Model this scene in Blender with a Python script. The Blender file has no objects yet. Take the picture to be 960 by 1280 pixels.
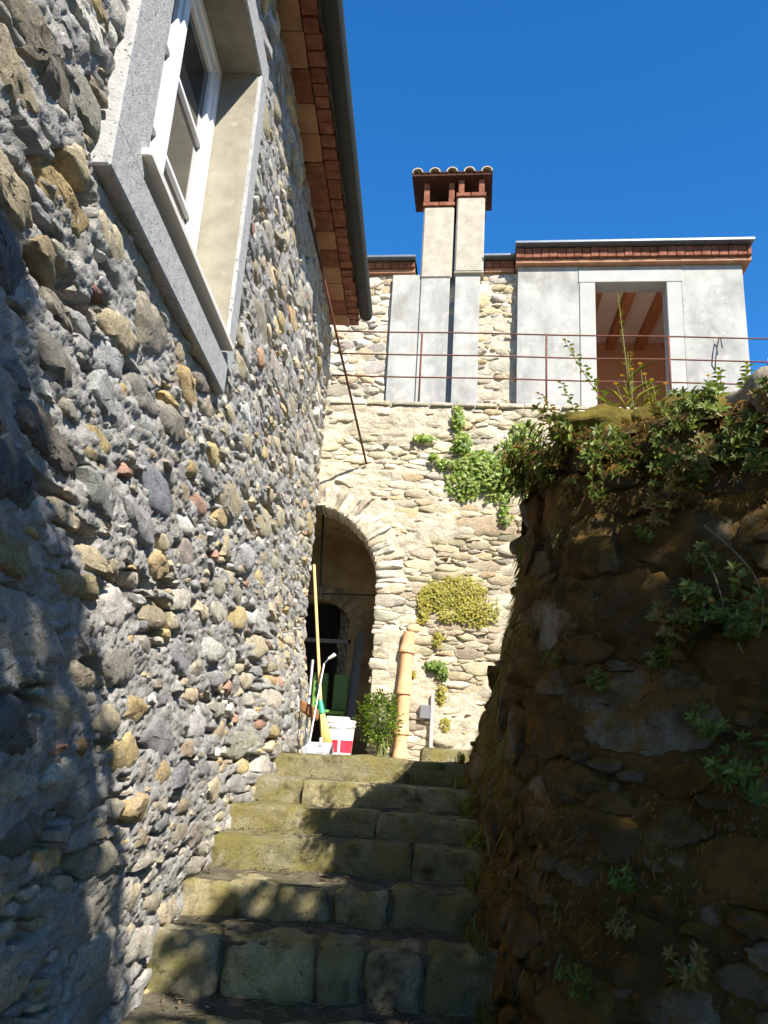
import bpy, math, random
import numpy as np
from mathutils import Matrix, Vector

random.seed(7)
rng = np.random.default_rng(7)
scn = bpy.context.scene
C = scn.collection

# ------------------------------------------------------------------ camera
F_PX = 997.0
EYE = np.array([0.0, 0.0, 1.7])
def unit(v):
    v = np.asarray(v, float)
    return v / np.linalg.norm(v)
_Z = unit([205.0, 3340.0, -F_PX])
_Y = unit([20.0, -300.0, -F_PX]); _Y = unit(_Y - _Z * (_Z @ _Y))
_X = np.cross(_Y, _Z)
RC = np.stack([_X, _Y, _Z])
cam_d = bpy.data.cameras.new('camera')
cam_d.sensor_fit = 'VERTICAL'; cam_d.sensor_height = 36.0
cam_d.lens = F_PX / 1280.0 * 36.0
cam_d.clip_start = 0.05; cam_d.clip_end = 2000.0
cam = bpy.data.objects.new('camera', cam_d); C.objects.link(cam)
M = Matrix([list(RC[0]) + [0], list(RC[1]) + [0], list(RC[2]) + [1.7], [0, 0, 0, 1]])
cam.matrix_world = M
scn.camera = cam

# ------------------------------------------------------------------ sky, sun, exposure
SUN = unit([0.57, -1.06, 1.0])
SUN_ELEV = math.asin(SUN[2])
SUN_AZ = math.atan2(SUN[0], SUN[1])
w = bpy.data.worlds.new('World'); scn.world = w; w.use_nodes = True
nt = w.node_tree
bg = nt.nodes['Background']
sky = nt.nodes.new('ShaderNodeTexSky'); sky.sky_type = 'NISHITA'
sky.sun_disc = False; sky.sun_elevation = SUN_ELEV; sky.sun_rotation = SUN_AZ
sky.altitude = 0.0; sky.air_density = 1.2; sky.dust_density = 0.0; sky.ozone_density = 10.0
hs_ = nt.nodes.new('ShaderNodeHueSaturation'); hs_.inputs['Saturation'].default_value = 1.17
nt.links.new(sky.outputs[0], hs_.inputs['Color']); nt.links.new(hs_.outputs[0], bg.inputs[0]); bg.inputs[1].default_value = 0.080
sun_d = bpy.data.lights.new('sun', 'SUN'); sun_d.energy = 4.1; sun_d.angle = math.radians(0.5)
sun_d.color = (1.0, 0.94, 0.84)
sun = bpy.data.objects.new('sun', sun_d); C.objects.link(sun)
sun.rotation_euler = Vector(SUN).to_track_quat('Z', 'Y').to_euler(); sun.location = (6, -12, 14)
scn.view_settings.view_transform = 'Standard'; scn.view_settings.look = 'None'
scn.view_settings.gamma = 1.0; scn.view_settings.use_curve_mapping = False
scn.view_settings.exposure = 1.48

# ------------------------------------------------------------------ pixel -> place helpers (photo pixels, 960 x 1280)
def ray(px, py): return RC @ np.array([px - 480.0, 640.0 - py, -F_PX])
def onx(px, py, x): d = ray(px, py); return EYE + d * (x / d[0])
def ony(px, py, y): d = ray(px, py); return EYE + d * (y / d[1])
def onz(px, py, z): d = ray(px, py); return EYE + d * ((z - 1.7) / d[2])
def onp(px, py, p0, n):
    d = ray(px, py); return EYE + d * (np.dot(np.asarray(p0) - EYE, n) / np.dot(d, n))

# ------------------------------------------------------------------ numpy noise
def _hash(ix, iy, iz, seed):
    h = (ix.astype(np.int64) * 374761393 + iy.astype(np.int64) * 668265263 + iz.astype(np.int64) * 2147483647 + seed * 1274126177) & 0xFFFFFFFF
    h = ((h ^ (h >> 13)) * 1274126177) & 0xFFFFFFFF
    h = ((h ^ (h >> 16)) * 2246822519) & 0xFFFFFFFF
    return ((h ^ (h >> 15)) & 0xFFFFFF) / float(0xFFFFFF) * 2.0 - 1.0
def vnoise(P, seed=0):
    P = np.asarray(P, float); I = np.floor(P).astype(np.int64); f = P - I; f = f * f * (3 - 2 * f)
    out = 0.0
    for dx in (0, 1):
        wx = f[..., 0] if dx else 1 - f[..., 0]
        for dy in (0, 1):
            wy = f[..., 1] if dy else 1 - f[..., 1]
            for dz in (0, 1):
                wz = f[..., 2] if dz else 1 - f[..., 2]
                out = out + wx * wy * wz * _hash(I[..., 0] + dx, I[..., 1] + dy, I[..., 2] + dz, seed)
    return out
def fbm(P, freq=1.0, octv=3, seed=0, gain=0.5):
    P = np.asarray(P, float) * freq; a = 1.0; s = 0.0
    for k in range(octv):
        s = s + a * vnoise(P, seed + k * 17); P = P * 2.03; a *= gain
    return s
def sstep(a, b, x):
    t = np.clip((x - a) / (b - a), 0, 1); return t * t * (3 - 2 * t)

# ------------------------------------------------------------------ materials
MATS = {}
class G:
    def __init__(s, name):
        s.m = bpy.data.materials.new(name); s.m.use_nodes = True
        s.t = s.m.node_tree; s.b = s.t.nodes['Principled BSDF']; s.out = s.t.nodes['Material Output']
        MATS[name] = s.m
    def n(s, typ, **kw):
        nd = s.t.nodes.new(typ)
        for k, v in kw.items():
            if k.startswith('_'): setattr(nd, k[1:], v)
        return nd
    def l(s, a, b): s.t.links.new(a, b)
    def pos(s):
        if not hasattr(s, '_pos'): s._pos = s.n('ShaderNodeNewGeometry')
        return s._pos.outputs['Position']
    def noise(s, scale, detail=4, rough=0.55, dist=0.0, stretch=None, off=0.0):
        nd = s.n('ShaderNodeTexNoise'); nd.inputs['Scale'].default_value = scale
        nd.inputs['Detail'].default_value = detail; nd.inputs['Roughness'].default_value = rough
        nd.inputs['Distortion'].default_value = dist
        mp = s.n('ShaderNodeMapping'); s.l(s.pos(), mp.inputs[0]); mp.inputs['Location'].default_value = (off, off * 2, -off)
        if stretch: mp.inputs['Scale'].default_value = stretch
        s.l(mp.outputs[0], nd.inputs['Vector'])
        return nd.outputs['Fac']
    def ramp(s, fac, stops, mode='LINEAR'):
        r = s.n('ShaderNodeValToRGB'); s.l(fac, r.inputs[0]); e = r.color_ramp.elements; r.color_ramp.interpolation = mode
        while len(e) < len(stops): e.new(0.5)
        for q, (p, c) in enumerate(stops):
            e[q].position = p
            if not isinstance(c, (tuple, list)): c = (c, c, c)
            e[q].color = (c[0], c[1], c[2], 1)
        return r.outputs[0]
    def mix(s, fac, a, b, mode='MIX'):
        m = s.n('ShaderNodeMix'); m.data_type = 'RGBA'; m.blend_type = mode
        for sock, v in ((m.inputs[0], fac), (m.inputs[6], a), (m.inputs[7], b)):
            if hasattr(v, 'links'): s.l(v, sock)
            elif isinstance(v, (int, float)): sock.default_value = v
            else: sock.default_value = (v[0], v[1], v[2], 1)
        return m.outputs[2]
    def math(s, op, a, b):
        m = s.n('ShaderNodeMath'); m.operation = op
        for sock, v in ((m.inputs[0], a), (m.inputs[1], b)):
            if hasattr(v, 'links'): s.l(v, sock)
            else: sock.default_value = v
        return m.outputs[0]
    def bump(s, specs):
        prev = None
        for (h, strength, dist) in specs:
            b = s.n('ShaderNodeBump'); b.inputs['Strength'].default_value = strength; b.inputs['Distance'].default_value = dist
            s.l(h, b.inputs['Height'])
            if prev is not None: s.l(prev, b.inputs['Normal'])
            prev = b.outputs[0]
        s.l(prev, s.b.inputs['Normal'])
    def up(s):
        sx = s.n('ShaderNodeSeparateXYZ'); s.pos(); s.l(s._pos.outputs['Normal'], sx.inputs[0]); return sx.outputs[2]
    def fin(s, col, rough=0.9, spec=0.25, metal=0.0):
        if hasattr(col, 'links'): s.l(col, s.b.inputs['Base Color'])
        else: s.b.inputs['Base Color'].default_value = (*col, 1)
        s.b.inputs['Roughness'].default_value = rough
        s.b.inputs['Specular IOR Level'].default_value = spec
        s.b.inputs['Metallic'].default_value = metal
        return s.m

def attr_stone(name, var=(0.8, 1.4), dirt=None, bumps=1.0, striate=False, moss=None, base_scale=14):
    g = G(name)
    a = g.n('ShaderNodeAttribute'); a.attribute_name = 'Col'
    n1 = g.noise(base_scale, 6, 0.62)
    col = g.mix(1.0, a.outputs['Color'], g.ramp(n1, [(0.25, var[0]), (0.75, var[1])]), 'MULTIPLY')
    n2 = g.noise(75, 4, 0.7, off=3.1)
    col = g.mix(1.0, col, g.ramp(n2, [(0.3, 0.72), (0.7, 1.4)]), 'MULTIPLY')
    if dirt:
        for (c, sc, lo, hi, amt, off) in dirt:
            f = g.ramp(g.noise(sc, 6, 0.65, off=off), [(lo, 0.0), (hi, amt)])
            col = g.mix(f, col, c)
    if moss:
        for (c, sc, lo, hi, amt, off) in moss:
            f = g.ramp(g.math('ADD', g.noise(sc, 6, 0.62, off=off), g.math('MULTIPLY', g.up(), 0.12)), [(lo, 0.0), (hi, amt)])
            col = g.mix(f, col, c)
    h1 = g.noise(26, 8, 0.72, stretch=(1, 1, 3) if striate else None)
    h2 = g.noise(120, 5, 0.75)
    g.bump([(h1, 1.0 * bumps, 0.045), (h2, 1.0 * bumps, 0.014)])
    return g.fin(col, 0.92, 0.2)

def plain(name, stops, scale, rough=0.9, bumps=((60, 0.5, 0.004),), spec=0.25, over=(), metal=0.0, stretch=None, detail=5):
    g = G(name)
    col = g.ramp(g.noise(scale, detail, 0.6, stretch=stretch), stops)
    for (c, sc, lo, hi, amt, off) in over:
        col = g.mix(g.ramp(g.noise(sc, 6, 0.62, off=off), [(lo, 0.0), (hi, amt)]), col, c)
    if bumps: g.bump([(g.noise(a, 5, 0.65, stretch=stretch), b, c) for (a, b, c) in bumps])
    return g.fin(col, rough, spec, metal)

def leafmat(name, c1, c2, trans=0.35, rough=0.45):
    g = G(name)
    ge = g.n('ShaderNodeNewGeometry'); g._pos = ge
    oi = g.n('ShaderNodeObjectInfo')
    f = g.math('FRACT', g.math('ADD', ge.outputs['Random Per Island'], g.math('MULTIPLY', oi.outputs['Random'], 0.6)), 0.0)
    col = g.ramp(f, [(0.0, c1), (0.55, tuple(0.5 * (p + q) for p, q in zip(c1, c2))), (1.0, c2)])
    g.fin(col, rough, 0.35)
    tr = g.n('ShaderNodeBsdfTranslucent'); g.l(g.mix(1.0, col, (1.5, 1.6, 0.7), 'MULTIPLY'), tr.inputs[0])
    ms = g.n('ShaderNodeMixShader'); ms.inputs[0].default_value = trans
    g.l(g.b.outputs[0], ms.inputs[1]); g.l(tr.outputs[0], ms.inputs[2]); g.l(ms.outputs[0], g.out.inputs[0])
    return g.m

attr_stone('rubble_stone', bumps=0.85, dirt=[((0.34, 0.33, 0.32), 9, 0.55, 0.68, 0.55, 1.0), ((0.08, 0.075, 0.07), 22, 0.62, 0.78, 0.5, 5.0)])
attr_stone('coursed_stone', bumps=0.7, striate=True, base_scale=10, dirt=[((0.50, 0.44, 0.33), 5, 0.5, 0.66, 0.6, 1.0), ((0.10, 0.085, 0.06), 16, 0.62, 0.78, 0.6, 5.0), ((0.33, 0.29, 0.21), 2.2, 0.52, 0.62, 0.45, 9.0)])
attr_stone('mossy_stone', bumps=1.4, base_scale=7, moss=[((0.12, 0.073, 0.02), 3.4, 0.40, 0.56, 0.94, 2.0), ((0.29, 0.16, 0.032), 9, 0.48, 0.64, 0.8, 4.0), ((0.08, 0.08, 0.018), 4, 0.58, 0.7, 0.5, 8.0)], dirt=[((0.34, 0.32, 0.27), 11, 0.60, 0.72, 0.8, 6.0)])
attr_stone('step_stone', bumps=1.2, base_scale=11, dirt=[((0.30, 0.26, 0.075), 5, 0.40, 0.60, 0.8, 2.0), ((0.46, 0.41, 0.27), 8, 0.54, 0.68, 0.75, 6.0), ((0.07, 0.055, 0.025), 6, 0.54, 0.68, 0.85, 4.0), ((0.05, 0.045, 0.025), 34, 0.60, 0.70, 0.8, 9.0)])
plain('grey_mortar', [(0.25, (0.19, 0.183, 0.17)), (0.5, (0.38, 0.367, 0.34)), (0.75, (0.50, 0.482, 0.44))], 14, bumps=((16, 0.7, 0.03), (70, 0.8, 0.016), (200, 0.9, 0.007)), over=[((0.42, 0.36, 0.27), 2.3, 0.56, 0.7, 0.5, 3.0), ((0.30, 0.26, 0.14), 1.1, 0.62, 0.75, 0.5, 7.0)])
plain('tan_mortar', [(0.2, (0.30, 0.26, 0.19)), (0.5, (0.46, 0.41, 0.31)), (0.8, (0.58, 0.52, 0.41))], 7, bumps=((18, 0.9, 0.03), (80, 0.9, 0.008)), over=[((0.12, 0.10, 0.07), 6, 0.58, 0.72, 0.7, 3.0)])
plain('earth_mortar', [(0.25, (0.04, 0.026, 0.009)), (0.5, (0.13, 0.08, 0.022)), (0.8, (0.24, 0.15, 0.042))], 10, bumps=((18, 1.0, 0.05), (70, 1.0, 0.02), (200, 1.0, 0.008)), over=[((0.09, 0.085, 0.02), 3, 0.56, 0.7, 0.6, 3.0), ((0.30, 0.28, 0.22), 9, 0.60, 0.70, 0.7, 6.0), ((0.36, 0.34, 0.29), 45, 0.62, 0.70, 0.7, 2.0)])
plain('dirt', [(0.25, (0.05, 0.042, 0.028)), (0.6, (0.14, 0.12, 0.08)), (0.85, (0.25, 0.22, 0.16))], 10, bumps=((30, 1.0, 0.02), (150, 1.0, 0.006)), over=[((0.10, 0.10, 0.03), 4, 0.52, 0.66, 0.7, 3.0)])
plain('concrete', [(0.25, (0.22, 0.216, 0.20)), (0.5, (0.335, 0.33, 0.305)), (0.75, (0.43, 0.42, 0.385))], 3.5, bumps=((45, 0.25, 0.006), (200, 0.3, 0.002)), over=[((0.19, 0.185, 0.165), 2.4, 0.50, 0.68, 0.7, 3.0), ((0.50, 0.48, 0.43), 5, 0.56, 0.70, 0.6, 5.0), ((0.22, 0.21, 0.19), 30, 0.58, 0.72, 0.6, 9.0)], stretch=(1, 1, 0.55))
plain('pale_concrete', [(0.2, (0.31, 0.305, 0.285)), (0.8, (0.40, 0.39, 0.365))], 5, bumps=((60, 0.2, 0.004),), over=[((0.36, 0.355, 0.34), 4, 0.6, 0.75, 0.5, 3.0)])
plain('cast_concrete', [(0.2, (0.26, 0.26, 0.26)), (0.5, (0.36, 0.36, 0.355)), (0.8, (0.44, 0.44, 0.43))], 22, bumps=((30, 0.5, 0.01), (150, 0.8, 0.004)), over=[((0.06, 0.06, 0.06), 60, 0.60, 0.66, 0.9, 2.0), ((0.50, 0.46, 0.38), 2.0, 0.55, 0.75, 0.35, 5.0)])
plain('beige_render', [(0.2, (0.26, 0.23, 0.18)), (0.5, (0.36, 0.325, 0.26)), (0.8, (0.42, 0.385, 0.315))], 9, bumps=((40, 0.4, 0.008), (170, 0.4, 0.003)), over=[((0.34, 0.30, 0.23), 5, 0.58, 0.74, 0.5, 3.0)])
plain('reveal_plaster', [(0.3, (0.20, 0.18, 0.135)), (0.7, (0.31, 0.285, 0.225))], 6, bumps=((40, 0.3, 0.006),), over=[((0.42, 0.40, 0.35), 8, 0.58, 0.72, 0.5, 3.0)])
plain('marble', [(0.2, (0.62, 0.58, 0.50)), (0.8, (0.74, 0.71, 0.64))], 8, rough=0.5, bumps=None)
plain('brick_red', [(0.2, (0.09, 0.03, 0.018)), (0.5, (0.19, 0.07, 0.04)), (0.8, (0.30, 0.14, 0.08))], 12, bumps=((50, 0.6, 0.008), (180, 0.5, 0.003)), over=[((0.42, 0.30, 0.2), 9, 0.62, 0.75, 0.4, 3.0)])
plain('terracotta_tile', [(0.2, (0.24, 0.115, 0.06)), (0.5, (0.34, 0.18, 0.10)), (0.8, (0.42, 0.26, 0.16))], 5, bumps=((60, 0.3, 0.004),), over=[((0.30, 0.13, 0.07), 3, 0.52, 0.66, 0.6, 3.0)])
plain('terracotta_pipe', [(0.2, (0.50, 0.25, 0.12)), (0.5, (0.66, 0.36, 0.19)), (0.8, (0.70, 0.45, 0.28))], 7, bumps=((60, 0.3, 0.004),), over=[((0.36, 0.24, 0.15), 9, 0.56, 0.7, 0.7, 3.0), ((0.72, 0.60, 0.47), 4, 0.58, 0.7, 0.5, 6.0)])
plain('old_roof_tile', [(0.2, (0.22, 0.15, 0.10)), (0.5, (0.42, 0.33, 0.22)), (0.8, (0.50, 0.44, 0.32))], 14, bumps=((60, 0.5, 0.006),))
plain('dark_tile', [(0.2, (0.03, 0.014, 0.009)), (0.8, (0.075, 0.03, 0.018))], 10, bumps=((60, 0.4, 0.006),))
plain('rusty_iron', [(0.2, (0.06, 0.025, 0.018)), (0.6, (0.15, 0.055, 0.035)), (0.85, (0.22, 0.09, 0.05))], 30, rough=0.75, bumps=((200, 0.4, 0.002),))
plain('gutter_metal', [(0.2, (0.018, 0.02, 0.017)), (0.8, (0.035, 0.038, 0.032))], 6, rough=0.8, bumps=None, spec=0.4)
plain('flashing_metal', [(0.2, (0.14, 0.16, 0.18)), (0.8, (0.22, 0.24, 0.26))], 6, rough=0.4, bumps=None, metal=0.6)
plain('white_paint', [(0.2, (0.74, 0.74, 0.74)), (0.8, (0.80, 0.80, 0.80))], 6, rough=0.35, bumps=None, spec=0.4)
plain('salmon_plaster', [(0.2, (0.74, 0.38, 0.22)), (0.8, (0.80, 0.44, 0.27))], 3, bumps=((60, 0.15, 0.003),))
plain('ceiling_board', [(0.2, (0.74, 0.60, 0.50)), (0.8, (0.80, 0.66, 0.56))], 4, bumps=None)
plain('beam_wood', [(0.2, (0.34, 0.12, 0.045)), (0.8, (0.50, 0.20, 0.08))], 6, rough=0.6, bumps=((40, 0.2, 0.003),), stretch=(6, 0.6, 6))
plain('pole_wood', [(0.2, (0.62, 0.38, 0.13)), (0.8, (0.74, 0.50, 0.20))], 12, rough=0.5, bumps=None, stretch=(4, 4, 0.5))
plain('straw', [(0.2, (0.60, 0.42, 0.12)), (0.8, (0.78, 0.60, 0.25))], 30, bumps=((120, 0.6, 0.004),), stretch=(4, 4, 0.5))
plain('coir', [(0.2, (0.16, 0.07, 0.025)), (0.8, (0.30, 0.15, 0.06))], 30, bumps=((120, 1.0, 0.01),))
plain('bark', [(0.2, (0.06, 0.045, 0.03)), (0.8, (0.16, 0.12, 0.08))], 12, bumps=((20, 1.0, 0.03),), stretch=(3, 3, 0.6))
plain('dark_interior', [(0.3, (0.28, 0.21, 0.13)), (0.5, (0.46, 0.37, 0.24)), (0.7, (0.58, 0.47, 0.32))], 4, bumps=((20, 0.8, 0.02),))
plain('aluminium', [(0.2, (0.50, 0.50, 0.50)), (0.8, (0.62, 0.62, 0.62))], 10, rough=0.4, bumps=None, metal=0.7)
plain('twig', [(0.2, (0.12, 0.085, 0.05)), (0.8, (0.30, 0.23, 0.15))], 40, bumps=None)
plain('red_stem', [(0.2, (0.16, 0.05, 0.03)), (0.8, (0.26, 0.12, 0.05))], 20, bumps=None)
plain('green_stem', [(0.2, (0.10, 0.13, 0.04)), (0.8, (0.22, 0.24, 0.09))], 20, bumps=None)
plain('garden_soil', [(0.2, (0.03, 0.025, 0.012)), (0.8, (0.10, 0.085, 0.03))], 6, bumps=((20, 1.0, 0.03), (90, 1.0, 0.01)), over=[((0.14, 0.12, 0.02), 3, 0.48, 0.62, 0.8, 2.0)])
plain('moss', [(0.2, (0.07, 0.06, 0.012)), (0.5, (0.16, 0.125, 0.02)), (0.8, (0.24, 0.18, 0.03))], 14, bumps=((60, 1.0, 0.02), (200, 1.0, 0.008)))
for nm, c, r in (('green_plastic', (0.02, 0.30, 0.17), 0.4), ('white_plastic', (0.80, 0.80, 0.78), 0.35), ('red_print', (0.62, 0.03, 0.06), 0.4), ('grey_plastic', (0.16, 0.165, 0.17), 0.4), ('pale_grey_plastic', (0.34, 0.345, 0.35), 0.4), ('leaf_green_plastic', (0.16, 0.30, 0.07), 0.4), ('blue_plastic', (0.03, 0.16, 0.60), 0.4), ('black_rubber', (0.012, 0.012, 0.012), 0.7), ('seal', (0.05, 0.05, 0.055), 0.6)):
    g = G(nm); g.fin(c, r, 0.4)
g = G('glass'); g.fin((0.02, 0.022, 0.024), 0.03, 0.6); g.b.inputs['Transmission Weight'].default_value = 0.0
leafmat('leaf_dark', (0.05, 0.085, 0.011), (0.17, 0.21, 0.03))
leafmat('leaf_red', (0.08, 0.12, 0.02), (0.28, 0.16, 0.05))
leafmat('leaf_ivy', (0.08, 0.15, 0.02), (0.30, 0.36, 0.06), 0.4)
leafmat('leaf_shrub', (0.07, 0.13, 0.02), (0.22, 0.30, 0.06), 0.4)
leafmat('leaf_yellow', (0.20, 0.19, 0.03), (0.42, 0.36, 0.06), 0.35)
leafmat('leaf_dry', (0.10, 0.07, 0.035), (0.26, 0.19, 0.09), 0.2, 0.8)
leafmat('grass_blade', (0.06, 0.08, 0.015), (0.22, 0.20, 0.06), 0.35)
leafmat('moss_fibre', (0.11, 0.062, 0.016), (0.34, 0.20, 0.045), 0.25, 0.9)
leafmat('petal', (0.80, 0.42, 0.02), (0.85, 0.60, 0.05), 0.3)
leafmat('tree_leaf', (0.035, 0.07, 0.015), (0.08, 0.13, 0.03), 0.2)
leafmat('cactus', (0.05, 0.12, 0.03), (0.10, 0.17, 0.04), 0.1)

# ------------------------------------------------------------------ object helpers
def mesh(name, V, Fc, mat, parent=None, smooth=True, sharp=None, col=None, loc=None, mats=None, midx=None):
    V = np.asarray(V, float)
    if loc is not None: V = V - np.asarray(loc, float)
    me = bpy.data.meshes.new(name)
    if isinstance(Fc, np.ndarray): Fc = Fc.tolist()
    me.from_pydata(V.tolist(), [], Fc)
    if mats:
        for m_ in mats: me.materials.append(MATS[m_])
        me.polygons.foreach_set('material_index', np.asarray(midx, dtype=np.int32))
    else:
        me.materials.append(MATS[mat])
    if smooth:
        me.polygons.foreach_set('use_smooth', np.ones(len(me.polygons), bool))
        if sharp is not None: me.set_sharp_from_angle(angle=math.radians(sharp))
    if col is not None:
        ca = me.color_attributes.new('Col', 'FLOAT_COLOR', 'POINT')
        cc = np.asarray(col, float)
        if cc.ndim == 1: cc = np.tile(cc, (len(V), 1))
        ca.data.foreach_set('color', np.hstack([cc, np.ones((len(V), 1))]).astype(np.float32).ravel())
    me.update()
    o = bpy.data.objects.new(name, me); C.objects.link(o)
    if loc is not None: o.location = loc
    if parent is not None:
        o.parent = parent
        # parents are Empties/meshes without rotation: keep world place
        p = parent; off = Vector((0, 0, 0))
        while p is not None:
            off += p.location; p = p.parent
        if loc is not None: o.location = Vector(loc) - off
        else: o.location = -off
    return o
def tag(o, label=None, cat=None, group=None, kind=None):
    if label: o['label'] = label
    if cat: o['category'] = cat
    if group: o['group'] = group
    if kind: o['kind'] = kind
    return o
def thing(name, label, cat, loc=(0, 0, 0), group=None):
    o = bpy.data.objects.new(name, None); C.objects.link(o); o.location = loc; o.empty_display_size = 0.1
    return tag(o, label, cat, group)
class MB:
    def __init__(s): s.V = []; s.F = []; s.n = 0; s.c = []
    def add(s, V, Fc, col=None):
        V = np.asarray(V, float)
        s.V.append(V); s.F.extend([[i + s.n for i in f] for f in (Fc.tolist() if isinstance(Fc, np.ndarray) else Fc)])
        if col is not None: s.c.append(np.tile(np.asarray(col, float), (len(V), 1)))
        s.n += len(V); return s
    def box(s, a, b, xf=None, bev=0.0):
        (x0, y0, z0), (x1, y1, z1) = a, b
        if bev <= 0:
            V = np.array([(x0, y0, z0), (x1, y0, z0), (x1, y1, z0), (x0, y1, z0), (x0, y0, z1), (x1, y0, z1), (x1, y1, z1), (x0, y1, z1)], float)
            Fq = [[0, 3, 2, 1], [4, 5, 6, 7], [0, 1, 5, 4], [1, 2, 6, 5], [2, 3, 7, 6], [3, 0, 4, 7]]
        else:
            V = []; c = np.array([(x0 + x1) / 2, (y0 + y1) / 2, (z0 + z1) / 2]); h = np.array([(x1 - x0) / 2, (y1 - y0) / 2, (z1 - z0) / 2])
            idx = {}
            for i, sx in enumerate((-1, 1)):
                for j, sy in enumerate((-1, 1)):
                    for k, sz in enumerate((-1, 1)):
                        sg = np.array([sx, sy, sz])
                        for ax in range(3):
                            p = sg * (h - bev); p[ax] = sg[ax] * h[ax]
                            idx[(sx, sy, sz, ax)] = len(V); V.append(c + p)
            Fq = []
            for ax in range(3):
                o1, o2 = [(1, 2), (0, 2), (0, 1)][ax]
                for sg in (-1, 1):
                    q = []
                    for (p1, p2) in ((-1, -1), (1, -1), (1, 1), (-1, 1)):
                        k = [0, 0, 0]; k[ax] = sg; k[o1] = p1; k[o2] = p2; q.append(idx[(*k, ax)])
                    Fq.append(q)
            for ax in range(3):
                o1, o2 = [(1, 2), (0, 2), (0, 1)][ax]
                for s1 in (-1, 1):
                    for s2 in (-1, 1):
                        def K(v, a_):
                            k = [0, 0, 0]; k[ax] = v; k[o1] = s1; k[o2] = s2; return idx[(*k, a_)]
                        Fq.append([K(-1, o1), K(1, o1), K(1, o2), K(-1, o2)])
            for sx in (-1, 1):
                for sy in (-1, 1):
                    for sz in (-1, 1): Fq.append([idx[(sx, sy, sz, 0)], idx[(sx, sy, sz, 1)], idx[(sx, sy, sz, 2)]])
            V = np.array(V)
            cc = V.mean(0); F2 = []
            for f in Fq:
                p = V[f]; nn = np.cross(p[1] - p[0], p[2] - p[0])
                F2.append(f if np.dot(nn, p.mean(0) - cc) > 0 else f[::-1])
            Fq = F2
        if xf is not None: V = xf(V)
        return s.add(V, Fq)
    def tube(s, P, R, n=8, caps=True):
        P = np.asarray(P, float); R = np.broadcast_to(np.asarray(R, float), (len(P),))
        V = []; up = np.array([0.31, 0.22, 0.93])
        T = np.gradient(P, axis=0)
        for i in range(len(P)):
            t = unit(T[i]); a = np.cross(t, up)
            if np.linalg.norm(a) < 1e-3: a = np.cross(t, [1, 0, 0])
            a = unit(a); b = np.cross(t, a)
            for k in range(n):
                th = 2 * math.pi * k / n; V.append(P[i] + R[i] * (math.cos(th) * a + math.sin(th) * b))
        Fq = [[i * n + k, (i + 1) * n + k, (i + 1) * n + (k + 1) % n, i * n + (k + 1) % n] for i in range(len(P) - 1) for k in range(n)]
        if caps: Fq += [list(range(n)), list(range((len(P) - 1) * n, len(P) * n))[::-1]]
        return s.add(V, Fq)
    def lathe(s, prof, c, n=24, axis=None):
        V = []
        for (r, z) in prof:
            for k in range(n):
                th = 2 * math.pi * k / n; V.append((r * math.cos(th), r * math.sin(th), z))
        V = np.array(V)
        if axis is not None:
            zax = unit(axis); xax = unit(np.cross([0, 1, 0.01], zax)); yax = np.cross(zax, xax)
            V = V @ np.stack([xax, yax, zax])
        V = V + np.asarray(c)
        Fq = [[i * n + k, i * n + (k + 1) % n, (i + 1) * n + (k + 1) % n, (i + 1) * n + k] for i in range(len(prof) - 1) for k in range(n)]
        return s.add(V, Fq)
    def out(s, name, mat, parent=None, smooth=False, sharp=None, loc=None):
        col = np.vstack(s.c) if s.c else None
        return mesh(name, np.vstack(s.V), s.F, mat, parent, smooth, sharp, col, loc)
def boxo(name, a, b, mat, parent=None, bev=0.004, xf=None):
    m = MB(); m.box(a, b, xf, bev); c = m.V[0].mean(0)
    return m.out(name, mat, parent, loc=c)
def grid_sheet(u, v, fn):
    """grid over arrays u, v -> verts, quads"""
    U, Vv = np.meshgrid(u, v, indexing='ij')
    P = fn(U.ravel(), Vv.ravel())
    nu, nv = len(u), len(v)
    i = np.arange(nu - 1)[:, None] * nv + np.arange(nv - 1)[None, :]
    q = np.stack([i, i + nv, i + nv + 1, i + 1], -1).reshape(-1, 4)
    return P, q, U.ravel(), Vv.ravel()

# ------------------------------------------------------------------ rubble packing
def pack(u0, u1, v0, v1, asp, radii, forced=(), reject=None, tries=14, packing=0.86, seed=1):
    """variable-size dart throwing in the (u, asp*v) metric; returns list of (u, v, r, info)"""
    r_ = np.random.default_rng(seed)
    P = np.zeros((len(radii) + len(forced), 3)); n = 0; info = []
    for (u, v, r, inf) in forced:
        P[n] = (u, v * asp, r); n += 1; info.append(inf)
    for r in sorted(radii, reverse=True):
        for _ in range(tries):
            u = r_.uniform(u0, u1); v = r_.uniform(v0, v1) * asp
            if reject is not None and reject(u, v / asp, r): continue
            d2 = (P[:n, 0] - u) ** 2 + (P[:n, 1] - v) ** 2
            if n and np.any(d2 < ((P[:n, 2] + r) * packing) ** 2): continue
            P[n] = (u, v, r); n += 1; info.append(None); break
    return P[:n], info
def clip(poly, nx, ny, c):
    """keep nx*x+ny*y <= c"""
    out = []; m = len(poly)
    for i in range(m):
        a = poly[i]; b = poly[(i + 1) % m]
        da = nx * a[0] + ny * a[1] - c; db = nx * b[0] + ny * b[1] - c
        if da <= 0: out.append(a)
        if (da < 0 < db) or (db < 0 < da):
            t = da / (da - db); out.append((a[0] + t * (b[0] - a[0]), a[1] + t * (b[1] - a[1])))
    return out
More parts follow.
